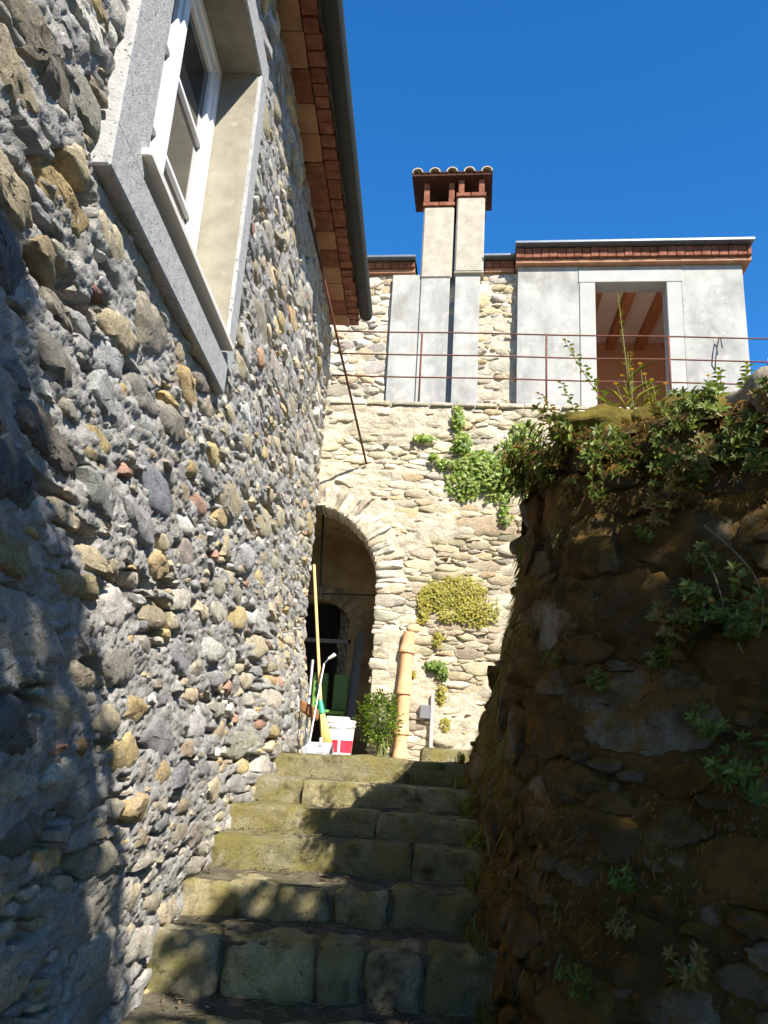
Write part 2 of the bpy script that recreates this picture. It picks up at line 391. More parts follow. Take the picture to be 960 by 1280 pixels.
def cells(P, asp, gap, grow, bounds, planes=None, seed=1, sides=(6, 9), jag=0.16):
    r_ = np.random.default_rng(seed); res = []
    for i in range(len(P)):
        x, y, r = P[i]; n = r_.integers(*sides)
        th = np.sort((np.arange(n) + r_.uniform(-0.32, 0.32, n)) / n * 2 * math.pi) + r_.uniform(0, 6)
        rad = r * grow * (1 + r_.uniform(-jag, jag, n))
        poly = [(x + a * math.cos(t), y + a * math.sin(t)) for a, t in zip(rad, th)]
        d = np.hypot(P[:, 0] - x, P[:, 1] - y)
        for j in np.argsort(d)[1:26]:
            if d[j] > (r + P[j, 2]) * grow * 1.35 or d[j] < 1e-6: continue
            nx, ny = (P[j, 0] - x) / d[j], (P[j, 1] - y) / d[j]
            t = 0.5 * (d[j] + (r * r - P[j, 2] ** 2) / d[j])
            poly = clip(poly, nx, ny, nx * x + ny * y + t - gap * r_.uniform(0.4, 1.6))
            if len(poly) < 3: break
        if len(poly) >= 3:
            for (nx, ny, c) in ((-1, 0, -bounds[0]), (1, 0, bounds[1]), (0, -1, -bounds[2] * asp), (0, 1, bounds[3] * asp)):
                poly = clip(poly, nx, ny, c)
                if len(poly) < 3: break
        if planes and len(poly) >= 3:
            for (nx, ny, c) in planes(x, y / asp):
                poly = clip(poly, nx, ny / asp, c)
                if len(poly) < 3: break
        if len(poly) < 3: res.append(None); continue
        q = np.array(poly); q[:, 1] /= asp; res.append(q)
    return res
def roughen(q, n, amp, r_, chaikin=1, cut=0.09):
    for _ in range(chaikin):
        a = (1 - cut) * q + cut * np.roll(q, -1, 0); b = cut * q + (1 - cut) * np.roll(q, -1, 0)
        q = np.stack([a, b], 1).reshape(-1, 2)
    d = np.linalg.norm(np.roll(q, -1, 0) - q, axis=1); L = np.concatenate([[0], np.cumsum(d)])
    s = np.linspace(0, L[-1], n, endpoint=False)
    qq = np.vstack([q, q[:1]])
    o = np.stack([np.interp(s, L, qq[:, 0]), np.interp(s, L, qq[:, 1])], 1)
    c = o.mean(0); sz = np.linalg.norm(o - c, axis=1).mean()
    o = o + (o - c) / np.maximum(np.linalg.norm(o - c, axis=1)[:, None], 1e-6) * (r_.normal(0, amp * 0.5, (n, 1)) + amp * np.sin(np.arange(n) * 2.399 + r_.uniform(0, 6))[:, None] * 0.4) * sz
    return o
def area(q): return 0.5 * abs(np.dot(q[:, 0], np.roll(q[:, 1], 1)) - np.dot(q[:, 1], np.roll(q[:, 0], 1)))
def stone_geo(q, h, depth, S, seed, n=14, flat=0.5, tilt=0.5, rough=1.0, rings=(1.0, 0.97, 0.82, 0.55, 0.25), amp=0.06, fine=0.0035):
    """one stone: outline q in (u, v), bulging h out of surface S(u, v, n)"""
    r_ = np.random.default_rng(seed)
    o = roughen(q, n, amp, r_); c = o.mean(0); sz = math.sqrt(max(area(o), 1e-5))
    tu, tv = r_.normal(0, tilt, 2) * h / sz
    UV = []; N = []
    UV.append(c + (o - c) * 1.02); N.append(np.full(n, -depth))
    for k, rr in enumerate(rings):
        p = c + (o - c) * rr
        if rr < 0.85: p = p + r_.normal(0, 0.025 * sz * rough, p.shape)
        prof = (1 - rr ** (2.2 + 5 * flat)) if rr < 1 else 0.0
        hh = h * (0.22 + 0.78 * prof)
        hh = hh + ((p[:, 0] - c[0]) * tu + (p[:, 1] - c[1]) * tv) * 1.3
        UV.append(p); N.append(hh)
    UV.append(c[None]); N.append(np.array([h]))
    UV = np.vstack(UV); N = np.concatenate(N)
    q3 = np.column_stack([UV / sz * 2.4, np.full(len(UV), seed * 1.37 % 97)])
    nz = fbm(q3, 1.0, 3, seed % 911)
    m = N > -depth * 0.99
    nf = fbm(np.column_stack([UV, np.full(len(UV), 5.5)]), 21, 3, 77 + seed % 13, 0.65)
    N = N + np.where(m, nz * h * 0.38 * rough + nf * fine * rough, 0)
    V = S(UV[:, 0], UV[:, 1], N)
    nr = len(rings) + 1; Fq = []
    for k in range(nr - 1):
        for i in range(n):
            Fq.append([k * n + i, k * n + (i + 1) % n, (k + 1) * n + (i + 1) % n, (k + 1) * n + i])
    last = nr * n
    for i in range(n): Fq.append([(nr - 1) * n + i, (nr - 1) * n + (i + 1) % n, last])
    return V, Fq
def orient(q):
    s = np.dot(q[:, 0], np.roll(q[:, 1], -1)) - np.dot(q[:, 1], np.roll(q[:, 0], -1))
    return q if s > 0 else q[::-1]
def score(q, S):
    """rough size in the picture, to pick the stones that show largest"""
    c = q.mean(0)
    P = S(q[:, 0], q[:, 1], np.zeros(len(q))); d = (P - EYE) @ RC; zc = -d[:, 2]
    if np.any(zc < 0.1): return -1
    x = d[:, 0] / zc * F_PX; y = d[:, 1] / zc * F_PX
    if x.min() > 480 or x.max() < -480 or y.min() > 640 or y.max() < -640: return -1
    return area(np.stack([x, y], 1))
def build_stones(polys, info, S, parent, mat, hfun, colfun, depth=0.05, pname='stone', mass='stone_mass', limit=298, flip=False, seed0=1, **kw):
    items = [(score(q, S), i) for i, q in enumerate(polys) if q is not None and area(q) > 4e-4]
    items.sort(reverse=True)
    mb = MB(); cnt = 0
    for rank, (sc, i) in enumerate(items):
        q = orient(polys[i]); inf = info[i] or {}
        h = inf.get('h', hfun(q, i)); col = inf.get('col', None)
        if col is None: col = colfun(q, i)
        n = 40 if sc > 2500 else (22 if sc > 500 else 12)
        rings = (1.0, 0.985, 0.94, 0.86, 0.76, 0.64, 0.5, 0.35, 0.18) if sc > 2500 else ((1.0, 0.96, 0.8, 0.45) if sc > 500 else (1.0, 0.93, 0.55))
        k2 = dict(kw); k2.update(inf.get('kw', {}))
        V, Fq = stone_geo(q, h, depth, S, seed0 * 1000 + i, n=n, rings=rings, **k2)
        if flip: Fq = [f[::-1] for f in Fq]
        if rank < limit and sc > 0:
            mesh(pname, V, Fq, mat, parent, True, 38, col, loc=V.mean(0)); cnt += 1
        else:
            mb.add(V, Fq, col)
    if mb.n:
        o = mesh(mass, np.vstack(mb.V), mb.F, mat, parent, True, 38, np.vstack(mb.c)); o['kind'] = 'stuff'
    return cnt
def pick(pal, seed):
    r_ = np.random.default_rng(seed)
    wts = np.array([p[1] for p in pal], float); c = np.array(pal[r_.choice(len(pal), p=wts / wts.sum())][0])
    return np.clip(c * r_.uniform(0.75, 1.25) * (1 + r_.normal(0, 0.02, 3)), 0.01, 0.9)

# ================================================================== SETTING
LAND = 1.64      # landing level
TER = 5.25       # terrace level
def noisy_ground(name, x0, x1, y0, y1, z, amp, mat, step=0.1, seed=3):
    u = np.arange(x0, x1 + 1e-6, step); v = np.arange(y0, y1 + 1e-6, step)
    P, q, U, V = grid_sheet(u, v, lambda a, b: np.stack([a, b, z + amp * fbm(np.stack([a, b, a * 0], 1), 3.0, 3, seed)], 1))
    o = mesh(name, P, q, mat); o['kind'] = 'structure'; return o
m = MB(); m.box((-400, -400, -0.5), (400, 400, -0.02)); tag(m.out('ground', 'dirt'), kind='structure')
noisy_ground('path', -1.3, 3.5, -6.0, 2.3, 0.0, 0.015, 'dirt', 0.15)
noisy_ground('landing', -1.9, 4.5, 5.86, 10.4, LAND - 0.012, 0.008, 'tan_mortar', 0.1, 5)
m = MB(); m.box((-1.9, 5.9, 0.0), (4.5, 10.4, LAND - 0.06)); tag(m.out('landing_base', 'tan_mortar'), kind='structure')

# ================================================================== HOUSE ON THE STAIR SIDE
house = thing('stone_house', 'rubble stone house with grey mortar, white window and terracotta eave beside the steps', 'house', (-1.0, 4.0, 0.0))
def offL(u, v):
    p = np.stack([u, v, u * 0 + 2.0], 1)
    o = 0.028 * fbm(p, 0.9, 3, 31)
    o = o + 0.12 * sstep(4.9, 5.7, u) * (1 - sstep(1.9, 2.8, v))
    o = o - 0.05 * (1 - sstep(4.4, 4.9, u)) * (1 - sstep(0.9, 1.5, v))
    fade = np.maximum(sstep(0.0, 0.25, np.maximum(np.maximum(1.9 - u, u - 3.7), np.maximum(3.2 - v, v - 5.45))), 0)
    return o * fade
def SL(u, v, n): return np.stack([-1.0 + offL(u, v) + n, u, v], 1)
WY0, WY1, WZ0, WZ1 = 1.955, 3.66, 3.32, 5.42
def win_reject(u, v, r):
    return (WY0 - 0.3 * r < u < WY1 + 0.3 * r) and (WZ0 - 0.2 * r < v < WZ1 + 0.2 * r)
def win_planes(u, v):
    g_ = 0.015
    if WY0 < u < WY1:
        return [(0, 1, WZ0 - g_)] if v < WZ0 else [(0, -1, -(WZ1 + g_))]
    if v > WZ0 - 0.2 and v < WZ1 + 0.2:
        return [(1, 0, WY0 - g_)] if u < WY0 else [(-1, 0, -(WY1 + g_))]
    return []
# mortar face
uu = np.concatenate([np.arange(-1.5, 1.0, 0.08), np.arange(1.0, 3.6, 0.011), np.arange(3.6, 5.0, 0.02), np.arange(5.0, 7.93, 0.035)])
vv = np.concatenate([np.arange(0.0, 4.2, 0.0115), np.arange(4.2, 6.22, 0.02)])
def mort(a, b):
    p = np.stack([a * 0.6, b * 1.5, a * 0], 1)
    n = 0.008 * fbm(p, 5.0, 3, 41, 0.6) + 0.006 * fbm(p, 20, 2, 45, 0.7) + 0.0065 * fbm(p, 60, 2, 43, 0.8) + 0.011
    n = n - 0.06 * sstep(0.34, 0.44, fbm(p * np.array([0.8, 1.5, 1]), 7.5, 2, 47))
    return SL(a, b, n)
P, q, U, V = grid_sheet(uu, vv, mort)
cu = U[q].mean(1); cv = V[q].mean(1)
q = q[~((cu > WY0 + 0.03) & (cu < WY1 - 0.03) & (cv > WZ0 + 0.03) & (cv < WZ1 - 0.03))]
wall = mesh('wall', P, q, 'grey_mortar', house)
LPAL = [((0.36, 0.35, 0.335), 2), ((0.47, 0.43, 0.35), 4), ((0.54, 0.45, 0.30), 5), ((0.54, 0.41, 0.21), 1.8), ((0.28, 0.275, 0.27), 0.7), ((0.62, 0.59, 0.53), 3), ((0.46, 0.27, 0.19), 0.4), ((0.42, 0.37, 0.28), 3)]
forced = []
for (px, py, ru, asp_r, col, h, fl) in [
        (206, 612, 0.25, 1.0, (0.25, 0.26, 0.28), 0.045, 0.95), (98, 730, 0.17, 1, (0.42, 0.32, 0.13), 0.075, 0.4),
        (118, 935, 0.075, 1, (0.40, 0.20, 0.06), 0.06, 0.2), (126, 1000, 0.16, 1, (0.34, 0.33, 0.30), 0.10, 0.15),
        (246, 585, 0.12, 1, (0.48, 0.33, 0.10), 0.05, 0.3), (128, 356, 0.09, 1, (0.30, 0.13, 0.09), 0.04, 0.4),
        (76, 330, 0.11, 1, (0.38, 0.28, 0.13), 0.05, 0.4), (72, 552, 0.2, 1, (0.19, 0.16, 0.12), 0.09, 0.4),
        (88, 455, 0.16, 1, (0.22, 0.20, 0.15), 0.06, 0.5), (190, 492, 0.15, 1, (0.28, 0.25, 0.20), 0.05, 0.6),
        (255, 470, 0.14, 1, (0.30, 0.25, 0.19), 0.06, 0.4), (160, 830, 0.2, 1, (0.40, 0.36, 0.28), 0.05, 0.7),
        (222, 500, 0.07, 1, (0.55, 0.38, 0.10), 0.04, 0.3), (62, 65, 0.2, 1, (0.30, 0.24, 0.16), 0.11, 0.3),
        (18, 320, 0.2, 1, (0.17, 0.17, 0.17), 0.09, 0.3), (20, 600, 0.2, 1, (0.14, 0.14, 0.13), 0.06, 0.3),
        (140, 1075, 0.15, 1, (0.30, 0.27, 0.18), 0.06, 0.4), (190, 1050, 0.13, 1, (0.36, 0.27, 0.15), 0.05, 0.4),
        (238, 1010, 0.14, 1, (0.34, 0.26, 0.15), 0.05, 0.4), (30, 905, 0.18, 1, (0.16, 0.15, 0.13), 0.06, 0.3),
        (50, 1050, 0.16, 1, (0.18, 0.17, 0.12), 0.06, 0.3), (205, 770, 0.12, 1, (0.38, 0.30, 0.17), 0.06, 0.3), (330, 395, 0.35, 1, (0.35, 0.30, 0.20), 0.05, 0.6)]:
    p = onx(px, py, -0.96)
    forced.append((p[1], p[2], ru, dict(col=np.array(col) * 0.8 + 0.32 * np.mean(col), h=h * 0.22 + 0.012, kw=dict(flat=fl, rough=0.7 if fl > 0.6 else 1.0))))
rad = np.concatenate([rng.uniform(0.19, 0.28, 110), rng.uniform(0.12, 0.19, 420), rng.uniform(0.06, 0.12, 1000), rng.uniform(0.03, 0.06, 1600)])
Pk, inf = pack(-0.6, 7.93, 0.05, 6.05, 2.6, rad, forced, win_reject, packing=0.97, seed=11)
polys = cells(Pk, 2.6, 0.007, 1.15, (-0.6, 7.90, 0.02, 6.08), win_planes, seed=12, sides=(4, 7), jag=0.3)
rs = np.random.default_rng(5)
hs = 0.014 + 0.05 * rs.random(len(polys)) ** 2.2
build_stones(polys, inf, SL, wall, 'rubble_stone', lambda q, i: 0.011 + 0.36 * hs[i] * min(1.0, math.sqrt(area(q)) / 0.14), lambda q, i: pick(LPAL, 300 + i), depth=0.05, seed0=3, flat=1.0, tilt=0.5, rough=1.0, amp=0.08)
# walls behind the face, floor and roof of the house
m = MB()
m.box((-1.45, -1.5, 0), (-1.13, WY0 + 0.01, 6.2)); m.box((-1.45, WY1 - 0.01, 0), (-1.13, 7.86, 6.2))
m.box((-1.45, WY0 + 0.01, 0), (-1.13, WY1 - 0.01, WZ0 + 0.02)); m.box((-1.45, WY0 + 0.01, WZ1 - 0.02), (-1.13, WY1 - 0.01, 6.2))
m.box((-5.4, -1.5, 0), (-5.0, 7.86, 6.2)); m.box((-5.0, 7.5, 0), (-1.45, 7.855, 6.2)); m.box((-5.0, -1.5, 0), (-1.45, -1.2, 6.2))
m.out('inner_wall', 'tan_mortar', house)
boxo('floor', (-4.99, -1.19, 2.5), (-1.46, 7.49, 2.6), 'dirt', house)
# concrete surround
XF = -0.948
ZB, ZT, YA, YB = 3.555, 5.24, 2.215, 3.52
boxo('jamb', (-1.30, WY0, 3.47), (XF, YA, ZT), 'cast_concrete', house, 0.006)
boxo('jamb', (-1.30, YB + 0.005, 3.47), (XF - 0.003, WY1 + 0.01, ZT), 'cast_concrete', house, 0.006)
boxo('lintel', (-1.30, WY0, ZT + 0.002), (XF - 0.005, WY1 + 0.012, ZT + 0.175), 'cast_concrete', house, 0.006)
boxo('apron', (-1.30, YA + 0.002, 3.47), (-1.0, YB + 0.003, 3.522), 'cast_concrete', house, 0.003)
boxo('reveal', (-1.24, YB - 0.006, ZB), (XF - 0.022, YB + 0.003, ZT - 0.004), 'reveal_plaster', house, 0.002)
boxo('reveal', (-1.24, YA + 0.008, ZT - 0.008), (XF - 0.02, YB - 0.008, ZT), 'reveal_plaster', house, 0.002)
boxo('ledge', (-1.10, 1.942, 3.305), (-0.942, 3.54, 3.468), 'cast_concrete', house, 0.007)
boxo('window_sill', (-1.25, 2.158, 3.525), (-0.915, 3.505, 3.556), 'marble', house, 0.004)
# window
XW = -1.17
win = MB(); fw = 0.055
win.box((XW - 0.07, YA, ZB), (XW, YA + fw, ZT), bev=0.004); win.box((XW - 0.07, YB - fw - 0.008, ZB + 0.005), (XW, YB - 0.008, ZT - 0.01), bev=0.004)
win.box((XW - 0.07, YA + fw, ZT - fw - 0.01), (XW - 0.001, YB - fw - 0.008, ZT - 0.01), bev=0.004); win.box((XW - 0.07, YA + fw, ZB + 0.005), (XW - 0.001, YB - fw - 0.008, ZB + fw), bev=0.004)
wf = win.out('window', 'white_paint', house, loc=(XW - 0.035, 0.5 * (YA + YB), ZB))
ym = 0.5 * (YA + YB) + 0.02
zm1 = onx(246, 168, XW - 0.02)[2]; zm2 = onx(234, 264, XW - 0.02)[2]
for (a, b) in ((YA + fw + 0.002, ym - 0.002), (ym + 0.002, YB - fw - 0.01)):
    s_ = MB(); sw = 0.062; xo = XW - 0.012; xi = XW - 0.062
    z0, z1 = ZB + fw + 0.003, ZT - fw - 0.013
    s_.box((xi, a, z0), (xo, a + sw, z1), bev=0.006); s_.box((xi, b - sw, z0), (xo, b, z1), bev=0.006)
    s_.box((xi, a + sw, z0), (xo - 0.002, b - sw, z0 + sw), bev=0.006); s_.box((xi, a + sw, z1 - sw), (xo - 0.002, b - sw, z1), bev=0.006)
    s_.out('sash', 'white_paint', wf, loc=((xi + xo) / 2, (a + b) / 2, z0))
    for zz in (zm1, zm2):
        mm = MB(); mm.box((xi + 0.008, a + sw, zz - 0.016), (xo - 0.004, b - sw, zz + 0.016), bev=0.006); mm.out('glazing_bar', 'white_paint', wf, loc=(xi, (a + b) / 2, zz))
    zs = [z0 + sw, zm2, zm1, z1 - sw]
    for k in range(3):
        gg = MB(); gg.box((XW - 0.040, a + sw - 0.004, zs[k] + 0.012), (XW - 0.036, b - sw + 0.004, zs[k + 1] - 0.012)); gg.out('pane', 'glass', wf, loc=(XW - 0.04, (a + b) / 2, zs[k]))
mm = MB(); mm.box((XW - 0.011, ym - 0.028, ZB + fw + 0.02), (XW + 0.004, ym + 0.028, ZT - fw - 0.03), bev=0.005); mm.out('meeting_stile', 'white_paint', wf, loc=(XW, ym, ZB))
# eave: flat tiles, brick edge, gutter
EZ = 6.10
def ex(y): return 0.018 * (y - 3.8)
y = -1.4; k = 0
while y < 7.72:
    L = random.uniform(0.27, 0.31); y2 = min(y + L, 7.74); x0 = -1.04; x1 = -0.862 + ex(y)
    boxo('soffit_tile', (x0, y + 0.003, EZ + random.uniform(0, 0.006)), (x1, y2 - 0.003, EZ + 0.035), 'terracotta_tile' if random.random() < 0.6 else 'brick_red', house, 0.003); y = y2
y = -1.4
while y < 7.70:
    y2 = min(y + random.uniform(0.11, 0.135), 7.73)
    boxo('eave_brick', (-0.857 + ex(y), y + 0.004, EZ + random.uniform(-0.006, 0.012)), (-0.748 + ex(y) + random.uniform(-0.01, 0.01), y2 - 0.004, EZ + 0.075), 'brick_red', house, 0.006); y = y2
m = MB(); yy = np.linspace(-1.45, 7.62, 8); prof = [(-0.735, EZ + 0.10), (-0.735, EZ + 0.04), (-0.70, EZ + 0.005), (-0.66, EZ - 0.002), (-0.625, EZ + 0.012), (-0.605, EZ + 0.05), (-0.603, EZ + 0.11), (-0.615, EZ + 0.112), (-0.618, EZ + 0.055), (-0.634, EZ + 0.026), (-0.66, EZ + 0.012), (-0.70, EZ + 0.02), (-0.722, EZ + 0.05), (-0.722, EZ + 0.10)]
V = np.array([(a + ex(y_), y_, z_) for y_ in yy for (a, z_) in prof]); n_ = len(prof)
Fq = [[i * n_ + k, i * n_ + (k + 1) % n_, (i + 1) * n_ + (k + 1) % n_, (i + 1) * n_ + k] for i in range(len(yy) - 1) for k in range(n_)] + [list(range(n_))[::-1], list(range((len(yy) - 1) * n_, len(yy) * n_))]
m.add(V, Fq); m.out('gutter', 'gutter_metal', house, True, 40, loc=(-0.66, 4, EZ))
m = MB()
V = np.array([(-0.70, -1.5, EZ + 0.12), (-0.63, 7.75, EZ + 0.12), (-5.6, 7.75, EZ + 1.9), (-5.6, -1.5, EZ + 1.9), (-0.70, -1.5, EZ + 0.2), (-0.63, 7.75, EZ + 0.2), (-5.6, 7.75, EZ + 2.0), (-5.6, -1.5, EZ + 2.0)])
m.add(V, [[0, 1, 2, 3], [4, 7, 6, 5], [0, 4, 5, 1], [1, 5, 6, 2], [2, 6, 7, 3], [3, 7, 4, 0]]); m.out('roof', 'old_roof_tile', house)
boxo('wall_plate', (-1.44, -1.45, 6.205), (-0.80, 7.70, 6.228), 'concrete', house, 0.002)

# ================================================================== STAIRS
stairs = thing('stone_staircase', 'worn mossy stone steps climbing between rubble house and mossy wall', 'stairs', (-0.28, 3.9, 0.0))
TOPS = [(5.75, 1.64), (5.35, 1.49), (5.0, 1.345), (4.7, 1.206), (4.35, 1.04), (3.9, 0.862), (3.42, 0.635), (3.05, 0.47), (2.68, 0.31), (2.3, 0.15)]
m = MB()
for k, (yf, zt) in enumerate(TOPS):
    yb = TOPS[k - 1][0] + 0.2 if k else 6.0
    u = np.linspace(-1.25, 0.62, 48); v = np.linspace(yf + 0.05, yb, 16)
    P, q, _, _ = grid_sheet(u, v, lambda a, b: np.stack([a, b, zt - 0.018 + 0.012 * fbm(np.stack([a, b, a * 0], 1), 7, 3, 5 + k) + 0.02 * sstep(yb - 0.35, yb - 0.15, b)], 1))
    m.add(P, q)
    zb = TOPS[k + 1][1] if k + 1 < len(TOPS) else 0.0
    u2 = np.linspace(-1.25, 0.62, 60); v2 = np.linspace(zb - 0.08, zt - 0.018, 10)
    P, q, _, _ = grid_sheet(u2, v2, lambda a, b: np.stack([a, yf + 0.05 + 0.012 * fbm(np.stack([a, b, a * 0], 1), 9, 3, 50 + k), b], 1))
    m.add(P, q)
m.out('bed', 'dirt', stairs, True)
SPAL = [((0.42, 0.37, 0.21), 3), ((0.38, 0.34, 0.22), 3), ((0.34, 0.30, 0.17), 2)]
def rock_block(a, b, seed, rnd=0.05, amp=0.014, nx=16, ny=7, nz=8):
    a = np.array(a); b = np.array(b); c = (a + b) / 2; h = (b - a) / 2
    V = []; idx = {}; Fq = []
    dims = (nx, ny, nz)
    def vid(i, j, k):
        if (i, j, k) not in idx:
            idx[(i, j, k)] = len(V); V.append([2 * i / nx - 1, 2 * j / ny - 1, 2 * k / nz - 1])
        return idx[(i, j, k)]
    for i in range(nx):
        for j in range(ny):
            for k, fl in ((0, True), (nz, False)):
                f = [vid(i, j, k), vid(i + 1, j, k), vid(i + 1, j + 1, k), vid(i, j + 1, k)]; Fq.append(f[::-1] if fl else f)
    for i in range(nx):
        for k in range(nz):
            for j, fl in ((0, False), (ny, True)):
                f = [vid(i, j, k), vid(i + 1, j, k), vid(i + 1, j, k + 1), vid(i, j, k + 1)]; Fq.append(f[::-1] if fl else f)
    for j in range(ny):
        for k in range(nz):
            for i, fl in ((0, True), (nx, False)):
                f = [vid(i, j, k), vid(i, j + 1, k), vid(i, j + 1, k + 1), vid(i, j, k + 1)]; Fq.append(f[::-1] if fl else f)
    V = np.array(V) * h
    rnd = min(rnd, h.min() * 0.9); inn = np.clip(V, -(h - rnd), h - rnd); d = V - inn; L = np.linalg.norm(d, axis=1, keepdims=True)
    V = inn + np.where(L > 1e-9, d / np.maximum(L, 1e-9) * np.minimum(L, rnd), 0)
    nrm = V / np.maximum(np.linalg.norm(V / h, axis=1, keepdims=True), 1e-6)
    nrm = nrm / np.maximum(np.linalg.norm(nrm, axis=1, keepdims=True), 1e-6)
    V = V + nrm * (amp * 1.6 * fbm(V + c, 4.0, 2, seed) + amp * 0.7 * fbm(V + c, 13, 3, seed + 9))[:, None]
    return V + c, Fq
cuts = {0: [-0.90, 0.5], 1: [-1.0, -0.62, 0.5], 2: [-1.06, -0.1, 0.52], 3: [-1.07, 0.1, 0.52], 4: [-1.10, -0.30, 0.0, 0.52], 5: [-1.10, -0.745, -0.32, -0.1, 0.16, 0.54], 6: [-1.14, -0.5, 0.0, 0.54]}
for k, (yf, zt) in enumerate(TOPS):
    zb = TOPS[k + 1][1] if k + 1 < len(TOPS) else 0.0
    cs = cuts.get(k, [-1.14, -0.6, -0.1, 0.5])
    for i in range(len(cs) - 1):
        g_ = 0.004 if k < 4 else 0.016
        q_ = 1.0 if k >= 4 else 0.35; dz = q_ * random.uniform(-0.018, 0.012); dy = q_ * random.uniform(-0.012, 0.02)
        big = k >= 4
        V, Fq = rock_block((cs[i] + g_ * 0.5, yf + dy, zb - 0.05), (cs[i + 1] - g_ * 0.5, yf + 0.27 + dy, zt + dz), 70 + k * 7 + i, 0.038 if big else 0.02, 0.022 if big else 0.017, nx=30)
        mesh('step_block', V, Fq, 'step_stone', stairs, True, 60, pick(SPAL, 900 + k * 9 + i), loc=V.mean(0))
# odd extra step by the end of the mossy wall
V, Fq = rock_block((0.16, 6.55, LAND - 0.06), (0.85, 6.95, LAND + 0.10), 333, 0.04, 0.012); mesh('step_block', V, Fq, 'step_stone', stairs, True, 60, (0.30, 0.27, 0.17), loc=V.mean(0))

# ================================================================== TERRACE WALL WITH ARCH
tw = thing('terrace_wall', 'sunlit coursed stone retaining wall with arched doorway under the terrace railing', 'wall', (0.5, 7.9, LAND))
def wy(u): return 7.9 - 0.05 * (u + 0.5)
def SB(u, v, n):
    p = np.stack([u, v, u * 0 + 7.0], 1)
    return np.stack([u, wy(u) - 0.02 * fbm(p, 1.2, 3, 61) - n, v], 1)
ACX, ACZ, AR = -1.13, 3.30, 0.80
def in_arch(u, v, r0):
    if v < ACZ: return u < ACX + r0
    return math.hypot(u - ACX, v - ACZ) < r0
def arch_reject(u, v, r): return in_arch(u, v, AR + 0.01 + (0.30 if v > ACZ else 0) + 0.35 * r)
def arch_planes(u, v):
    if v < ACZ: return [(-1, 0, -(ACX + AR + 0.0 + 0.012 * math.sin(v * 37)))]
    d = unit([u - ACX, v - ACZ]); return [(-d[0], -d[1], -(d[0] * ACX + d[1] * ACZ + AR + 0.30))] if math.hypot(u - ACX, v - ACZ) < AR + 0.7 else []
P, q, U, V = grid_sheet(np.arange(-1.98, 4.61, 0.022), np.arange(1.5, TER + 0.001, 0.022), lambda a, b: SB(a, b, -0.006 + 0.009 * fbm(np.stack([a, b * 2, a * 0], 1), 9, 3, 71) + 0.024 * sstep(0.02, 0.5, fbm(np.stack([a, b * 1.5, a * 0], 1), 1.7, 3, 75) + 0.35 * sstep(3.9, 4.6, b))))
cu = U[q].mean(1); cv = V[q].mean(1)
ina = np.where(cv < ACZ, np.abs(cu - ACX) < AR + 0.02, np.hypot(cu - ACX, cv - ACZ) < AR + 0.02)
twf = mesh('wall', P, q[~ina], 'tan_mortar', tw)
BPAL = [((0.58, 0.51, 0.37), 4), ((0.53, 0.46, 0.32), 4), ((0.63, 0.57, 0.45), 4), ((0.42, 0.37, 0.27), 2), ((0.48, 0.44, 0.35), 2), ((0.56, 0.43, 0.25), 1.0)]
rad = np.concatenate([rng.uniform(0.17, 0.27, 45), rng.uniform(0.11, 0.17, 170), rng.uniform(0.07, 0.11, 500), rng.uniform(0.035, 0.07, 1200)])
def bforced():
    out = []
    for (px, py, r) in [(442, 603, 0.22), (605, 660, 0.34), (650, 690, 0.25), (590, 760, 0.2), (430, 520, 0.18), (565, 925, 0.2), (480, 770, 0.17), (478, 800, 0.17), (476, 830, 0.16), (474, 862, 0.16), (485, 735, 0.17)]:
        p = ony(px, py, 7.9); out.append((p[0], p[2], r, dict(h=0.03)))
    return out
Pk, inf = pack(-1.0, 3.2, 1.58, TER - 0.03, 3.1, rad, bforced(), arch_reject, packing=0.90, seed=21)
polys = cells(Pk, 3.1, 0.004, 1.75, (-1.05, 3.3, 1.55, TER - 0.01), arch_planes, seed=22, sides=(5, 8), jag=0.2)
rs = np.random.default_rng(6); hs = 0.006 + 0.022 * rs.random(len(polys)) ** 1.6
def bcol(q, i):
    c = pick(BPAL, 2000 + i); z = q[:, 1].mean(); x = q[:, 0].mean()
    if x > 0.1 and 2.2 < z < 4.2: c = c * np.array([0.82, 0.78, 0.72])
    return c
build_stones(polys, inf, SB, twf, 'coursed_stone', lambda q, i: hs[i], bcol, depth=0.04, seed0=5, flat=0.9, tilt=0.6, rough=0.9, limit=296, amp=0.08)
# arch stones
th = math.radians(-4); k = 0
while th < math.radians(178):
    dth = random.uniform(0.055, 0.10); r1 = AR + random.uniform(0.24, 0.36)
    if th > math.radians(55): r1 = AR + random.uniform(0.18, 0.28)
    pts = np.array([(AR + random.uniform(-0.012, 0.01), th + 0.006), (r1, th + 0.005), (r1 * random.uniform(0.97, 1.0), th + dth - 0.006), (AR, th + dth - 0.006)])
    q = np.stack([ACX + pts[:, 0] * np.cos(pts[:, 1]), ACZ + pts[:, 0] * np.sin(pts[:, 1])], 1)
    q = orient(np.vstack([q[i:i + 1] * (1 - t) + np.roll(q, -1, 0)[i:i + 1] * t for i in range(4) for t in (0, 0.5)]))
    V, Fq = stone_geo(q, random.uniform(0.02, 0.045), 0.34, SB, 5000 + k, n=16, rings=(1.0, 0.96, 0.8, 0.45), flat=0.8, tilt=0.4, rough=0.8, amp=0.03)
    mesh('voussoir', V, Fq, 'coursed_stone', tw, True, 38, pick([((0.56, 0.50, 0.40), 3), ((0.48, 0.41, 0.30), 2), ((0.62, 0.58, 0.50), 2)], 5100 + k), loc=V.mean(0)); th += dth; k += 1
